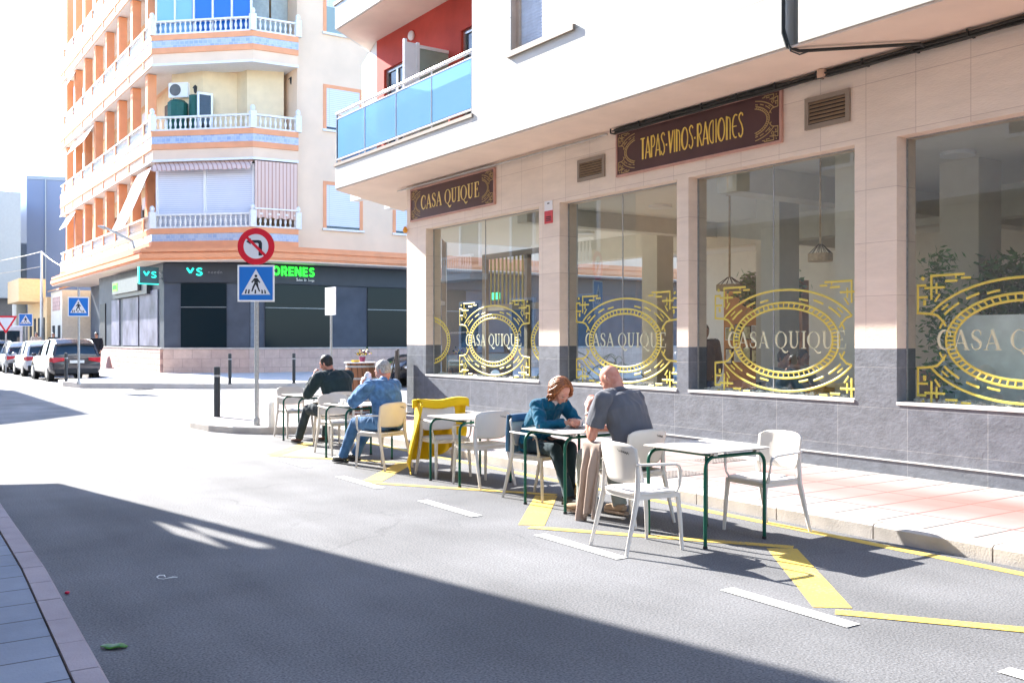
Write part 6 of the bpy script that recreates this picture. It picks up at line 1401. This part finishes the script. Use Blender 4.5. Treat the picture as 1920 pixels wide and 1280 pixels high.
# patterned bag under the woman's table
m, t, bb = newmat('patterned_bag'); g = N(t,'ShaderNodeNewGeometry'); vo = N(t,'ShaderNodeTexNoise'); vo.inputs['Scale'].default_value = 28; t.links.new(g.outputs['Position'], vo.inputs['Vector']); cr = N(t,'ShaderNodeValToRGB'); cr.color_ramp.elements[0].position = .42; cr.color_ramp.elements[0].color = (.06,.03,.015,1); cr.color_ramp.elements[1].position = .55; cr.color_ramp.elements[1].color = (.5,.33,.15,1); t.links.new(vo.outputs['Fac'], cr.inputs[0]); t.links.new(cr.outputs[0], bb.inputs['Base Color']); bb.inputs['Roughness'].default_value = .8
t_ = thing('handbag', 'brown and tan patterned bag standing on the road under the table between the couple', 'bag')
b = MB(); b.ell((0,0,.11), (.13,.07,.11)); b.ell((0,0,.05), (.14,.08,.05)); solidify_blob('bag_body', b, m, t_, .008, 3, .006, 10, 2, (1,1,1))
b = MB(); b.tube([(-.08,0,.19),(-.06,.0,.27),(0,0,.31),(.06,0,.27),(.08,0,.19)], .008, 6); b.build('strap', mat('strap_cream', (.6,.5,.4), .7), t_, smooth=2); t_.location = (5.92,7.42,.0); t_.rotation_euler = (0,0,.4)
# ---------------------------------------------------------------- things inside the restaurant
ROPE = mat('rattan', (.42,.30,.17), .8, var=.2, scale=30)
def pendant(x, y, zb, label):
    t_ = thing('pendant_lamp', label, 'lamp', 'rattan pendant lamps', (x,y,4.0))
    b = MB(); b.tube([(0,0,0),(0,0,zb-4.0+.22)], .018, 6); b.lathe([(0,-.03),(.06,-.03),(.06,0),(0,0)], n=12); b.build('cord', ROPE, t_)
    b = MB(); z = zb-4.0
    for k in range(12): a = 2*math.pi*k/12; b.tube([(.03*math.cos(a),.03*math.sin(a),z+.22),(.2*math.cos(a),.2*math.sin(a),z+.10)], .006, 4)
    b.build('wire_frame', M['dark'], t_); b = MB(); b.lathe([(.205,z),(.215,z),(.215,z+.10),(.205,z+.10)], n=24); b.build('lamp_shade', ROPE, t_); return t_
def at(px, py, x): return onx(px, py, x)
p = at(1538,490,10.2); pendant(10.2, p.y, p.z, 'rattan pendant lamp hanging in the third window near the column').scale = (.72,.72,1)
p = at(1368,545,11.8); pendant(11.8, p.y, p.z, 'rattan pendant lamp hanging deeper behind the third window')
LF = mat('plant_leaf', (.05,.20,.04), .45, var=.4, scale=12); LF2 = mat('palm_leaf', (.09,.17,.03), .45, var=.35, scale=10); POT = mat('woven_pot', (.4,.26,.14), .8, var=.2, scale=30)
def palm(x, y, h, label, n=26, seed=1, ln=.75):
    random.seed(seed); t_ = thing('potted_palm', label, 'plant', None, (x,y,.12)); b = MB(); b.lathe([(.16,0),(.2,.35),(.17,.36),(0,.33)], n=16); b.build('pot', POT, t_, smooth=True)
    b = MB(); b.tube([(0,0,.3),(.02,0,h*.5),(0,.02,h*.75)], [.03,.025,.015], 6); b.build('trunk', ROPE, t_)
    b = MB()
    for k in range(n):
        a = random.uniform(0,6.28); el = random.uniform(.2,1.35); L_ = ln*random.uniform(.6,1.1); z0 = h*random.uniform(.45,.8); d = Vector((math.cos(a),math.sin(a),0)); pts = []
        for j in range(9):
            s_ = j/8; pts.append(Vector((0,0,z0))+d*L_*s_*math.cos(el)+Vector((0,0,L_*(math.sin(el)*s_-.75*s_*s_))))
        b.tube(pts, .005, 4)
        for j in range(2,9):
            for sd in (-1,1):
                q = pts[j]; t2 = d.cross(Vector((0,0,1)))*sd; tip = q+t2*.17*(1-.5*abs(j/8-.5))+d*.09-Vector((0,0,.06)); w_ = d*.011
                b.add([q-w_, q+w_, tip], [(0,1,2)])
    b.build('fronds', LF2, t_); return t_
p = at(985,640,10.6); palm(10.7, 14.1, 1.5, 'potted palm behind the right half of the left window', 34, 4, .8)
p = at(1128,620,11); palm(10.5, 12.3, 1.5, 'potted palm behind the left side of the second window', 26, 7, .6)
def leafmass(name, label, pts, n, s, seed, mt=None):
    random.seed(seed); b = MB()
    for k in range(n):
        c0, r = random.choice(pts); c = Vector(c0)+Vector([random.gauss(0,.45)*r[i] for i in range(3)])
        a = Vector((random.gauss(0,1),random.gauss(0,1),random.gauss(0,1))).normalized(); d = a.orthogonal().normalized()
        b.add([c-a*s, c-d*s*.45, c+a*s, c+d*s*.45], [(0,1,2,3)])
    o = b.build(name, mt or LF); tag(o, label, 'plant'); return o
leafmass('green_wall', 'dark green leafy wall behind the white counter in the right window', [((12.2,y,z),(.3,.5,.35)) for y in (4.8,5.4,6.0,6.6) for z in (1.7,2.1,2.4)], 4200, .08, 3)
leafmass('hanging_plant', 'leafy green plant trailing at the left edge of the right window', [((10.05,6.2,z),(.12,.22,.22)) for z in (2.45,2.2,1.9,1.6,1.2)], 700, .045, 4)
leafmass('green_wall', 'dark green leafy panel high on the back partition of the third window', [((14.8,y,2.62),(.12,.35,.3)) for y in (12.3,12.8,13.2)], 1600, .08, 5)
# framed pictures on the partition
random.seed(9)
b0_ = None
for k in range(16):
    y = 12.17+.235*(k%8)+random.uniform(-.01,.01); z = 1.30+.45*(k//8)+random.uniform(-.03,.03); w_ = random.uniform(.08,.105); h_ = random.uniform(.13,.19)
    t_ = thing('framed_picture', 'small framed picture on the orange partition seen through the third window', 'picture', 'framed pictures on the orange partition')
    b = MB(); b.box(14.86,14.899,y-w_,y+w_,z-h_,z+h_); b.build('frame', M['dark'] if k%3 else M['white_gloss'], t_); b = MB(); b.box(14.85,14.8595,y-w_+.02,y+w_-.02,z-h_+.02,z+h_-.02); b.build('print', mat('art_print', random.choice([(.7,.65,.6),(.3,.5,.6),(.6,.55,.3),(.15,.2,.25)]), .6, var=.5, scale=9), t_); rebase(t_, (14.88,y,z-h_))
# indoor tables and chairs near the glass
for k, (x,y) in enumerate(((10.9,8.6),(12.3,9.4),(11.2,15.6),(12.6,7.0))):
    t_ = thing('dining_table', 'wooden dining table inside, ' + ('behind the third window','deeper behind the third window','behind the left window','by the column inside')[k], 'table', None, (x,y,.12))
    b = MB(); b.box(-.4,.4,-.4,.4,.71,.745); b.build('table_top', ROPE, t_, bevel=.005); b = MB(); b.lathe([(.22,0),(.22,.02),(.03,.03),(.03,.71),(0,.71)], n=16); b.build('leg', M['dark'], t_, smooth=True)
for k, (x,y,a) in enumerate(((10.9,8.05,0),(10.9,9.2,180),(12.3,8.8,0),(12.3,10.0,180),(11.2,15.0,0))):
    t_ = thing('dining_chair', 'dark dining chair inside the restaurant, '+('near side of the table in the third window','far side of the table in the third window','near side of the deeper table','far side of the deeper table','behind the left window')[k], 'chair', 'dining chairs inside', (x,y,.12), R(a))
    b = MB(); b.box(-.22,.22,-.22,.22,.43,.47); b.build('seat', M['dark'], t_, bevel=.01); b = MB(); b.box(-.2,.2,-.24,-.21,.55,.88); b.build('backrest', M['dark'], t_, bevel=.01)
    for sx in (-1,1):
        for sy in (-1,1): b = MB(); b.tube([(sx*.19,sy*.2,.43 if sy > 0 else .88),(sx*.2,sy*.22,0)], .014, 6); b.build('leg', ROPE, t_)
# crumpled white decoration along the inner sills
random.seed(21); b = MB()
for (y0,y1) in WIN:
    for k in range(int((y1-y0)*60)):
        y = random.uniform(max(y0,2.7)+.05,y1-.05); x = random.uniform(9.68,9.79); r = random.uniform(.012,.034); b.ell((x,y,ZS+.035+r*.5), (r*random.uniform(.8,1.5),r*random.uniform(.8,1.5),r*.8), nu=6, nv=4)
o = b.build('pebbles', M['white_stone']); o['kind'] = 'stuff'; o['label'] = 'white pebbles spread along the inside of the window sills'
b = MB(); b.box(9.80,9.98,-12,17.4,.5,ZS+.0); 
o = b.build('window_ledge', M['white']); kind(o, 'structure')
# round ceiling luminaires: a few are real, the rest added to brighten the room
LUM = emis('room_fill_diffuser', (1.0,.95,.86), 200)
for k, (x,y) in enumerate(((10.15,4.9),(11.6,6.9),(11.5,10.2),(11.8,12.6),(11.4,15.4),(15.5,5.0),(15.5,8.2),(15.5,13.5),(17.5,17.5),(13.3,16.6))):
    t_ = thing('ceiling_light', 'round ceiling light, lit to brighten the restaurant inside', 'ceiling light', 'round ceiling lights inside', (x,y,3.998))
    b = MB(); b.lathe([(.19,-.05),(.21,-.05),(.21,0),(0,0)], n=20); b.build('rim', M['white_gloss'], t_); b = MB(); b.lathe([(.0,-.045),(.188,-.045)], n=20); b.build('diffuser', LUM, t_)
def indoor_guest(label, x, y, deg, top):
    return person(label, (x,y,.12), R(deg), dict(pelvis=(0,-.08,.575), waist=(0,-.05,.73), chest=(0,.0,.9), neck=(0,.06,1.07), head=(0,.12,1.22), pitch=R(10), voxel=.012,
        armL=((-.18,.03,1.02),(-.25,.16,.80),(-.12,.36,.77)), armR=((.18,.03,1.02),(.25,.16,.80),(.12,.36,.77)), handL=((.4,.9,0),(0,0,-1),-1,.5), handR=((-.4,.9,0),(0,0,-1),1,.5),
        legL=((-.12,.36,.52),(-.12,.36,.10)), legR=((.12,.36,.52),(.12,.36,.10)), skin=SK3, top=top, top_name='shirt', bottom=BLK, shoe=PB, sole=PB, sleeve='long', hair=short_hair(BHR, 6), seed=2))
indoor_guest('guest in a pale blue shirt seated inside behind the third window', 10.9, 9.2, 180, clothmat('pale_blue_cloth', (.3,.42,.5)))
indoor_guest('guest in a white shirt seated deeper inside behind the third window', 12.3, 10.0, 180, clothmat('white_cloth', (.7,.7,.68)))
